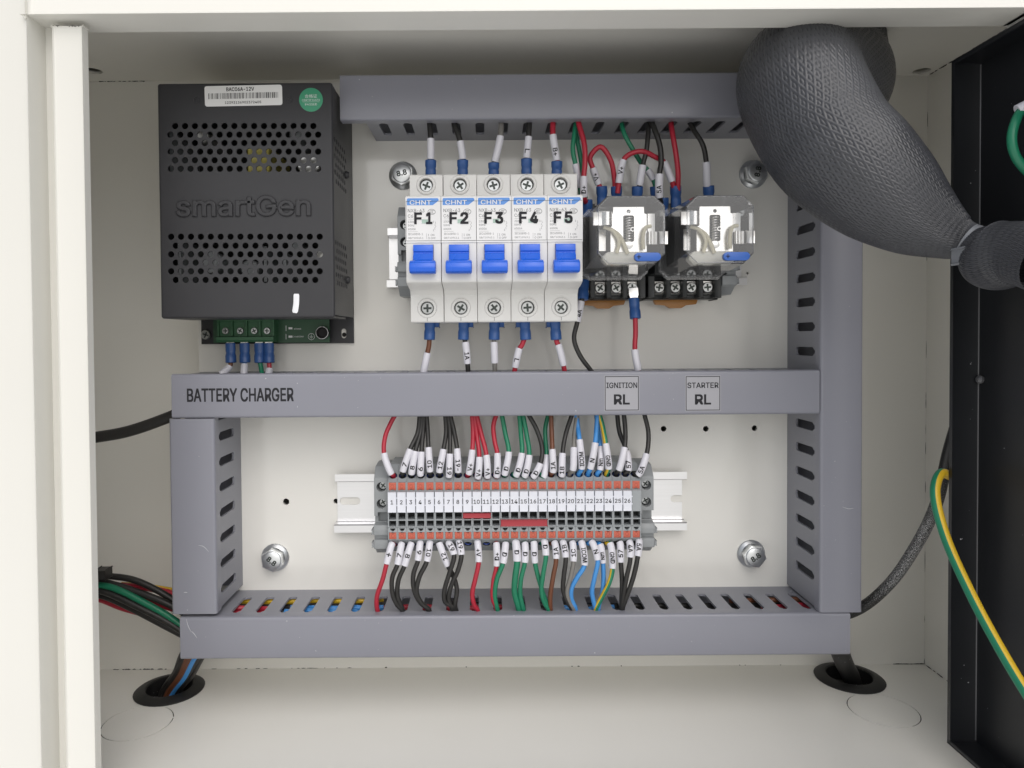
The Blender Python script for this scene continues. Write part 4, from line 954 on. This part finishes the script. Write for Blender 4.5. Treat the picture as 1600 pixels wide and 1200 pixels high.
for i, col, tx, up, s0, s1, post in BOTW:
    back = {23: 5, 6: 4, 12: 3, 16: 4, 25: 3}.get(i, 0)
    e0 = V(TX0 + (i - 1) * PITCH_T, 0, HCL) + CB
    n = len(post); pts = [e0 - NB * 3, e0 + NB * .2, (s0[0], s0[1] + 1, 37.5), (s1[0], s1[1], 41.5 - back * .5)]
    for k, (x, y) in enumerate(post): pts.append((x, y, 43.5 - back - (k + 1) / n * (43.5 - back - 37.2)))
    q = pv(pts[-1]); pts += [q + Vector((.8, 2.5, -5)), q + Vector((2, 6, -9))]
    wire('%s wire with sleeve marked %s leaving the bottom of %s' % (COLN[col], tx, 'terminal ' + nw(i) if i < 27 else 'the unnumbered terminal'), col, pts, 1.75 if i == 14 else 1.32, 2, tx, bool(up), group=GB, rs_=1.98 if i != 14 else 2.3)
# printed line along one green wire is too fine to read; breaker wires
GBR = 'wires at the breakers'
bt = [(673, 'wire_black', None, 671, 188, (673, 217)), (723, 'wire_black', None, 709, 190, (719, 221)), (771.5, 'wire_grey', None, 783, 188, (782, 213)), (822.8, 'wire_black', 'L', 827, 188, (826, 214)), (870, 'wire_red', 'B+', 864, 186, (864, 211))]
for k, (lx, col, tx, wx, wy, s0) in enumerate(bt):
    y0 = (250, 250, 254, 248, 252)[k]
    s1 = (lx + (1.5 if k == 2 else 0), y0 - 1, 37)
    wire('%s wire with white sleeve above breaker F%d' % (COLN[col], k + 1), col, [P(wx, wy - 22, 26), (wx, wy, 35), (s0[0], s0[1], 38), s1, (lx, y0 + 6, 37)], 1.55, 2, tx, False, lugs=[((lx, y0, 37), (lx, 276, 36))], rs_=2.05, group=GBR)
bb_ = [(671, 'wire_brown', None, [(670.5, 538)], (668, 551), (661.5, 584)), (724, 'wire_black', '1A', [], (727, 534), (730.5, 568)), (772, 'wire_grey', None, [], (772, 534), (773, 567)), (821.5, 'wire_red', 'L', [(815, 540)], (812, 544), (805, 574)), (869, 'wire_red', None, [(870, 535)], (872, 538), (880.5, 571))]
for k, (lx, col, tx, mid, s0, s1) in enumerate(bb_):
    pts = [(lx, 524, 36)] + [(x, y, 36) for x, y in mid] + [(s0[0], s0[1], 36), (s1[0], s1[1], 35)]
    en = P(s1[0] + (s1[0] - s0[0]) * .25, s1[1] + 14, 34); pts += [en, en + Vector((0, 4, -8))]
    wire('%s wire with white sleeve below breaker F%d' % (COLN[col], k + 1), col, pts, 1.4, len(mid) + 1, tx, False, lugs=[((lx, 531, 36), (lx + (-2 if k > 2 else 1), 497, 36))], rs_=2.05, group=GBR)
    b = bmesh.new(); p = P(lx + (6 if k < 3 else -6), 506, 33); box(b, p.x - 3.4, p.x + 3.4, 29, 36, p.z - 1.9, p.z + 3.5, .5); solo('terminal_flag', b, 'lug_blue', 'blue plastic flag beside the lug under breaker F%d' % (k + 1), 'crimp flag', P(lx, 506, 29), GBR)
# relay wires
GRW = 'wires at the relays'
wire('green wire curving down behind breaker F5, left of a second green wire', 'wire_green', [P(902, 180, 30), (898, 205, 36), (895, 235, 38), (899, 256, 38), (906, 292, 34), (908, 315, 28)], 1.3, 3, None, rs_=1.8, group=GRW)
wire('green wire behind the red one, between breaker F5 and the first relay', 'wire_green', [P(899, 180, 28), (900, 208, 33), (906, 240, 34), (911, 275, 32), (915, 310, 28)], 1.25, None, group=GRW)
wire('red wire with sleeve marked D+ beside breaker F5', 'wire_red', [P(901, 176, 30), (904, 192, 37), (913, 226, 40), (914, 255, 41), (912.3, 276, 41), (912.5, 307, 40), (916, 318, 34)], 1.45, 4, 'D+', lugs=[((917, 312, 34), (918, 344, 31))], rs_=2.05, group=GRW)
wire('red wire looping between the first two lugs of the ignition relay', 'wire_red', [(941, 300, 33), (935.5, 288, 33), (926, 262, 36), (922, 246, 37), (938, 229.5, 39), (954, 250, 38), (960, 280, 35), (961, 300, 33)], 1.4, 1, 'V+', lugs=[((940, 291, 33), (941, 322, 31)), ((963, 291, 33), (963.5, 322, 31))], rs_=2.0, group=GRW)
wire('red jumper wire arching from the ignition relay to the starter relay', 'wire_red', [(965, 302, 36), (967, 286, 37), (974.5, 250, 39), (984, 241, 39), (1003, 236.5, 39), (1025, 246, 37), (1037, 253, 36), (1050, 283, 35), (1054, 300, 33)], 1.4, 1, 'V+', rs_=2.0, group=GRW)
b = bmesh.new(); pts_, _ = spline([P(1037, 253, 36), P(1044, 268, 35.5), P(1050, 284, 35)], 5); tube(b, pts_, 2.0, 14); solo('marker_sleeve', b, 'sleeve_white', 'blank white sleeve at the right end of the red arch', 'sleeve', P(1050, 284, 35), GRW)
wire('black wire with blank sleeve to the last top lug of the ignition relay', 'wire_black', [P(1014, 178, 28), (1013, 205, 36), (1010, 235, 38), (1004.5, 258, 37), (999, 289, 35), (996, 302, 32)], 1.35, 3, None, lugs=[((996, 291, 33), (995, 322, 31))], rs_=2.05, group=GRW)
wire('green wire slanting under the red arch to the starter relay', 'wire_green', [P(970, 182, 28), (975, 208, 33), (989, 234, 33), (1003, 256, 31), (1012, 266, 31), (1021, 281, 31), (1026, 300, 30)], 1.3, 4, None, lugs=[((1024, 291, 31), (1026, 322, 29))], rs_=1.9, group=GRW)
wire('black wire with sleeve marked 5A between the two relays', 'wire_black', [P(1014, 182, 32), (1022, 200, 38), (1031, 228, 40), (1033, 255, 40), (1030.5, 272, 40), (1030.5, 308, 38), (1034, 320, 33)], 1.5, 4, '5A', lugs=[((1036, 309, 33), (1036, 338, 31))], rs_=2.15, group=GRW)
wire('red wire dropping from the top duct to the starter relay', 'wire_red', [P(1047, 180, 28), (1050, 204, 36), (1056, 240, 38), (1059.5, 270, 37), (1059, 298, 34)], 1.45, None, lugs=[((1055.5, 290, 33), (1056.5, 324, 31))], group=GRW)
wire('black wire with blank sleeve at the right of the starter relay', 'wire_black', [P(1074, 184, 28), (1085, 205, 36), (1098, 226, 39), (1103.5, 253, 37), (1105, 291, 34), (1107, 302, 32)], 1.4, 3, None, lugs=[((1107, 290, 33), (1108, 322, 31))], rs_=2.15, group=GRW)
wire('black wire with sleeve marked 4A below the ignition relay', 'wire_black', [(911, 462, 34), (908.5, 471, 34.5), (902, 503, 36), (897, 530, 36), (906, 555, 36), (925, 581, 35), P(940, 600, 33)], 1.35, 1, '4A', lugs=[((910.5, 468, 34), (912.5, 438, 31))], rs_=2.0, group=GRW)
wire('red wire with white sleeve hanging below the ignition relay', 'wire_red', [(992.5, 494, 33), (993, 520, 34), (992, 546, 35), (997, 578, 35), (998, 588, 34), P(998, 604, 32)], 1.4, 2, None, lugs=[((992.8, 498, 33), (990.5, 466, 31))], rs_=2.05, group=GRW)
# charger wires
GCH = 'wires under the battery charger'
for px, col, tail, sl_, lab in ((361, 'wire_brown', [(359.5, 571.5, 15), (345, 585, 17), (338, 592, 18)], 1, 'brown wire with slanted white sleeve under the charger, leftmost'), (383, 'wire_blue', [(382, 569, 15), (381, 588, 17), (381, 596, 18)], 1, 'wire with straight white sleeve under the charger, second from the left'),
                                (406, 'wire_green', [(408, 575, 15), (410, 592, 18)], None, 'bare green wire under the charger, third from the left'), (421, 'wire_red', [(421, 576, 15), (419, 588, 17), (418, 596, 18)], 1, 'red wire with low white sleeve under the charger, rightmost')):
    wire(lab, col, [(px - 1, 560, 14)] + tail, 1.35, sl_, None, lugs=[((px, 567, 14), (px - 1, 536, 13.5))], rs_=2.1, group=GCH)
# wires lying in the bottom duct, seen through its slots
GD = 'wires lying inside the bottom duct'
hW = hz(961.5, 800)
for k, (col, d0, dh, xa_, xb_, lab) in enumerate((('wire_yellow', 9, 4.2, 290, 600, 'yellow wire lying deepest in the bottom duct, on the left'), ('wire_red', 20, 4.6, 300, 440, 'red wire lying at the left end of the bottom duct'), ('wire_blue', 19, 5.0, 455, 600, 'blue wire lying in the bottom duct left of the terminals'),
        ('wire_black', 14.5, 6.4, 290, 1240, 'long black wire lying through the whole bottom duct'), ('wire_red', 18, 5.5, 560, 800, 'red wire lying in the bottom duct under the terminals'), ('wire_black', 25, 7.4, 420, 1230, 'black wire lying at the front of the bottom duct'),
        ('wire_brown', 14, 4.6, 1140, 1270, 'brown wire lying at the right end of the bottom duct'), ('wire_red', 20, 5.5, 1190, 1290, 'red wire turning up at the right end of the bottom duct'), ('wire_blue', 22, 5.4, 860, 960, 'short blue wire lying in the bottom duct under terminal twenty-one'), ('wire_red', 24, 6.0, 300, 410, 'second red wire at the left end of the bottom duct, in front'), ('wire_blue', 23, 5.4, 445, 560, 'second blue wire in the bottom duct, in front of the first'))):
    pts = []
    rr = random.Random(k)
    for j in range(7):
        px = xa_ + (xb_ - xa_) * j / 6; p = P(px, 1000, d0); pts.append(Vector((p.x, -(d0 + rr.uniform(-1.5, 1.5)), hW - dh + rr.uniform(-.7, .7))))
    pp, _ = spline(pts, 6); b = bmesh.new(); tube(b, pp, 1.7, 10); solo('duct_wire', b, col, lab, 'wire', pts[0], GD)

# ------------------------------------------------------------------ cables round the edge of the cabinet
b = bmesh.new(); pp, _ = spline([P(60, 700, 24), P(140, 685, 22), P(200, 674, 20), P(266, 651, 17), P(300, 636, 16)], 8); tube(b, pp, 3.3, 16); solo('power_cable', b, 'wire_black', 'thick black cable sloping up behind the left end of the middle duct', 'cable', pp[0])
LB = [('wire_black', [(120, 893), (160, 899), (205, 905), (245, 922), (290, 950)], 14, 'black wire along the top of the tied bundle at left'), ('wire_yellow', [(190, 912), (228, 915), (268, 921), (290, 924)], 9, 'thin yellow wire at the back of the tied bundle'),
      ('wire_red', [(190, 915), (232, 919), (268, 927), (290, 931)], 11, 'red wire under the yellow one in the tied bundle'), ('wire_black', [(120, 905), (160, 909), (215, 925), (265, 945), (290, 960)], 18, 'black wire in the middle of the tied bundle at left'),
      ('wire_green', [(120, 913), (172, 917), (228, 943), (268, 966), (300, 990)], 20, 'green wire slanting across the tied bundle at left'), ('wire_red', [(190, 925), (225, 936), (268, 950), (290, 957)], 13, 'crimson wire under the green one in the tied bundle'),
      ('wire_black', [(120, 920), (160, 924), (215, 948), (262, 972), (300, 996)], 21, 'thick black wire just below the green one in the bundle'), ('wire_black', [(120, 928), (160, 931), (210, 953), (258, 978), (300, 1000)], 17, 'lowest black wire in the tied bundle at left'),
      ('wire_red', [(120, 932), (156, 936), (190, 949), (230, 960), (275, 972), (300, 985)], 13, 'red wire sagging along the bottom of the tied bundle')]
for col, pl, d_, lab in LB:
    b = bmesh.new(); pp, _ = spline([P(x, y, d_) for x, y in pl], 7); tube(b, pp, 1.15 if col == 'wire_yellow' else 1.9, 10); solo('bundle_wire', b, col, lab, 'wire', pp[0], 'wires of the tied bundle at the left wall')
t = thing('cable_tie', 'black cable tie round the wire bundle beside the left jamb', 'cable tie', P(150, 918, 17))
c_ = P(150, 918, 17); ax = (P(170, 925, 17) - P(130, 911, 17)).normalized()
b = bmesh.new(); lathe(b, [(8.4, -2), (8.9, -2), (8.9, 2), (8.4, 2), (8.4, -2)], c_, ax, 28); part('strap', b, 'wire_black', t)
b = bmesh.new(); h_ = P(161, 896, 24); box(b, h_.x - 3, h_.x + 3, 20, 27, h_.z - 2.6, h_.z + 2.6, .6); part('tie_head', b, 'wire_black', t)
b = bmesh.new(); pp, _ = spline([P(1512, 610, 66), P(1484, 700, 60), P(1462, 790, 54), P(1430, 855, 46), P(1390, 912, 36), P(1345, 950, 27), P(1310, 963, 22), P(1270, 966, 20)], 10); tube(b, pp, 2.95, 18)
solo('battery_cable', b, 'cable_overspray', 'thick black cable dusted with white paint, curving into the tall duct', 'cable', PH(1400, 950, FLOOR).lerp(P(1400, 900, 30), 1.0))
# rubber grommets and what passes through them
for k, (g, lab) in enumerate(((GL, 'black rubber grommet in the floor at the left'), (GR, 'black rubber grommet in the floor at the right'))):
    b = bmesh.new(); lathe(b, [(0, -7.6), (14.6, -7.6), (14.8, 0), (20, .1), (20.2, .6), (19, 1.5), (15.8, 2.7), (14, 2.8), (13.2, 2.2), (13.2, -7), (0, -7.1)], Vector(g), Vector((0, 0, 1)), 40)
    solo('rubber_grommet', b, 'rubber_black', lab, 'grommet', g, 'rubber grommets in the floor')
    b = bmesh.new()
cl_ = [('wire_black', -9, 0, 3, 'black wire at the left edge of the bunch in the left grommet'), ('wire_black', -5.5, 2, -2, 'second black wire in the bunch in the left grommet'), ('wire_brown', -2.5, 4, 2, 'brown wire in the bunch in the left grommet'), ('wire_brown', .5, 5, -1, 'second brown wire in the bunch, beside the blue one'), ('wire_blue', 3, 6, 1, 'blue wire in the bunch in the left grommet'), ('wire_black', 5.5, 5, -2, 'black wire right of the blue one in the left grommet'), ('wire_black', 8, 3, 1, 'black wire at the right edge of the left grommet bunch'), ('wire_grey', -.5, -3, 0, 'grey wire behind the bunch in the left grommet')]
for col, dx, dd_, tw, lab in cl_:
    top = P(303, 1018, 24) + Vector((dx * .75 + 1, -dd_ * .6, 0)); bot = GL + Vector((dx * .62 + 1.5, -dd_ * .55 + 1, 0))
    b = bmesh.new(); pp, _ = spline([top + Vector((6, 0, 6)), top, top.lerp(bot, .5) + Vector((tw * .3, 0, -1.2)), bot, bot + Vector((-3, 0, -7.5))], 7); tube(b, pp, 1.75, 10); solo('grommet_wire', b, col, lab, 'wire', bot, 'wires through the left grommet')
for k, (dx, rr, lab) in enumerate(((0, 5.2, 'thick black cable entering the right floor grommet'), (-5, 2.4, 'thin black cable beside the thick one in the right grommet'))):
    top = P(1309 + dx, 1010, 24); bot = GR + Vector((1.5 + dx * .6, 0, 0))
    b = bmesh.new(); pp, _ = spline([top + Vector((-3, 0, 7)), top, top.lerp(bot, .55) + Vector((-.5, 0, 0)), bot, bot + Vector((2, 0, -7.5))], 7); tube(b, pp, rr, 16); solo('grommet_cable', b, 'rubber_black', lab, 'cable', bot, 'cables through the right grommet')

# ------------------------------------------------------------------ braided hose, top right
ctl = [(Vector((196, -28, CEIL + 8)), 25.5), (Vector((195, -32, 152)), 27), (Vector((186, -48, 135)), 29.5), (P(1247, 125, 82), 28.6), (P(1290, 218, 99), 27.4), (P(1336, 264, 108), 26.0), (P(1388, 308, 116), 22.2), (P(1440, 345, 124), 16.0), (P(1494, 372, 133), 8.9), (P(1520, 379, 138), 6.3), (P(1529, 384, 141), 7.6), (P(1556, 400, 150), 12.8), (P(1592, 396, 160), 11.2), (P(1640, 408, 172), 11.6)]
pp, ix = spline([c for c, _ in ctl], 30)
rv, _ = spline([Vector((k * 10.0, 0, c[1])) for k, c in enumerate(ctl)], 30)
rad = [q.z for q in rv]
NB_ = 104
def braid(a, s, f):
    q = s * .72
    u1, u2 = NB_ / 2 * a + q, NB_ / 2 * a - q
    c1, c2 = math.cos(u1), math.cos(u2); over = math.sin((u1 + u2) * .5) * math.sin((u1 - u2) * .5)
    return .42 * max(abs(c1) ** .6 * (1 if over > 0 else .55), abs(c2) ** .6 * (1 if over <= 0 else .55)) + .3 * math.sin(2 * a + s * .012) + .25 * math.sin(3 * a - s * .02 + 1)
# resample evenly along the run so the weave stays regular
cum = [0]
for a_, b_ in zip(pp, pp[1:]): cum.append(cum[-1] + (b_ - a_).length)
NV_ = 950; rp, rr_ = [], []; j = 0
for i in range(NV_):
    s = cum[-1] * i / (NV_ - 1)
    while j < len(cum) - 2 and cum[j + 1] < s: j += 1
    f = (s - cum[j]) / max(1e-6, cum[j + 1] - cum[j]); rp.append(pp[j].lerp(pp[j + 1], f)); rr_.append(rad[j] * (1 - f) + rad[j + 1] * f)
hose = thing('braided_hose', 'thick black braided hose bending down from the cabinet roof', 'cable sleeve', V(196, 28, CEIL))
b = bmesh.new(); SEG_ = 660
gapf = lambda k, i: 1 if braid((k + .5 / SEG_) * 2 * math.pi, cum[-1] * (i * NV_ + .5) / (NV_ - 1), 0) - .3 * math.sin(2 * (k + .5 / SEG_) * 2 * math.pi + cum[-1] * i * .012) - .25 * math.sin(3 * (k + .5 / SEG_) * 2 * math.pi - cum[-1] * i * .02 + 1) < .17 else 0
tube(b, rp, rr_, SEG_, cap=False, disp=braid, matfn=gapf); part('braid', b, ['sleeve_braid', 'braid_gap'], hose, smooth=70, normals=False)
t = thing('cable_tie', 'grey cable tie pinching the end of the braided hose', 'cable tie', P(1518, 381, 138))
c_ = P(1519, 381, 138); ax = (P(1530, 387, 140) - P(1500, 374, 135)).normalized()
b = bmesh.new(); lathe(b, [(6.6, -2.2), (7.7, -2.2), (7.9, 0), (7.7, 2.2), (6.6, 2.2), (6.6, -2.2)], c_, ax, 32); part('strap', b, 'tie_grey', t)
b = bmesh.new(); h_ = P(1511, 400, 146); box(b, h_.x - 3.2, h_.x + 3.2, 142, 149, h_.z - 2.8, h_.z + 2.8, .7); part('tie_head', b, 'tie_grey', t)

# ------------------------------------------------------------------ black control panel swung open at the right
X0_, X1_ = 205.6, 217.2; dA = 116.0; dB = 190.0
hT, hB = PX(1490, 95, X0_).z, PX(1478, 1158, X0_).z
bp_ = thing('black_panel', 'black steel panel with folded rim, swung open at the right edge', 'control panel', V(X1_, dA, hB))
b = bmesh.new(); box(b, X1_, X1_ + 1.5, dA, dB, hB, hT); part('sheet', b, 'panel_black', bp_)
b = bmesh.new(); box(b, X0_, X1_ - .02, dA, dA + 1.5, hB, hT, .3); part('rim', b, 'panel_black', bp_)
b = bmesh.new(); box(b, X0_, X1_ - .02, dA + 1.55, dB, hT - 1.5, hT, .3); part('rim', b, 'panel_black', bp_)
b = bmesh.new(); box(b, X0_, X1_ - .02, dA + 1.55, dB, hB, hB + 1.5, .3); part('rim', b, 'panel_black', bp_)
b = bmesh.new(); pp, _ = spline([V(X1_ - .1, dA + 1.6, hB + 2 + k * (hT - hB - 4) / 12) for k in range(13)], 2); tube(b, pp, .35, 6); part('inner_fold', b, 'panel_edge', bp_)
q = PX(1531, 593, X1_ - 1); b = bmesh.new(); lathe(b, [(0, -1.4), (1.6, -1), (2.0, .2), (1.2, 1.2), (0, 1.5)], q, Vector((-1, .1, .1)), 9); part('weld_spot', b, 'panel_edge', bp_)
wire('yellow and green earth wire looping in front of the black panel', 'yg', [Vector((224, -108, P(1480, 750, 110).z)), P(1490, 745, 110.5), P(1470, 740, 115), P(1461, 768, 120), P(1475, 832, 126), P(1518, 930, 142), P(1575, 1035, 160), P(1640, 1140, 178)], 2.05, ph=0.86, group='wires at the black panel')
wire('short green wire looping out of the black panel at top right', 'wire_green', [Vector((216.5, -150, P(1600, 160, 145).z)), P(1597, 172, 147), P(1585, 195, 149), P(1581, 220, 150), P(1588, 246, 150), P(1612, 274, 150), P(1640, 290, 150)], 1.75, group='wires at the black panel')
b = bmesh.new(); p = P(1600, 168, 147); lathe(b, [(0, -2.5), (2.4, -2.5), (2.4, 2.5), (0, 2.5)], p, Vector((1, -.3, .5)), 14); solo('end_sleeve', b, 'sleeve_white', 'white end sleeve on the green wire at the right edge', 'sleeve', p, 'wires at the black panel')
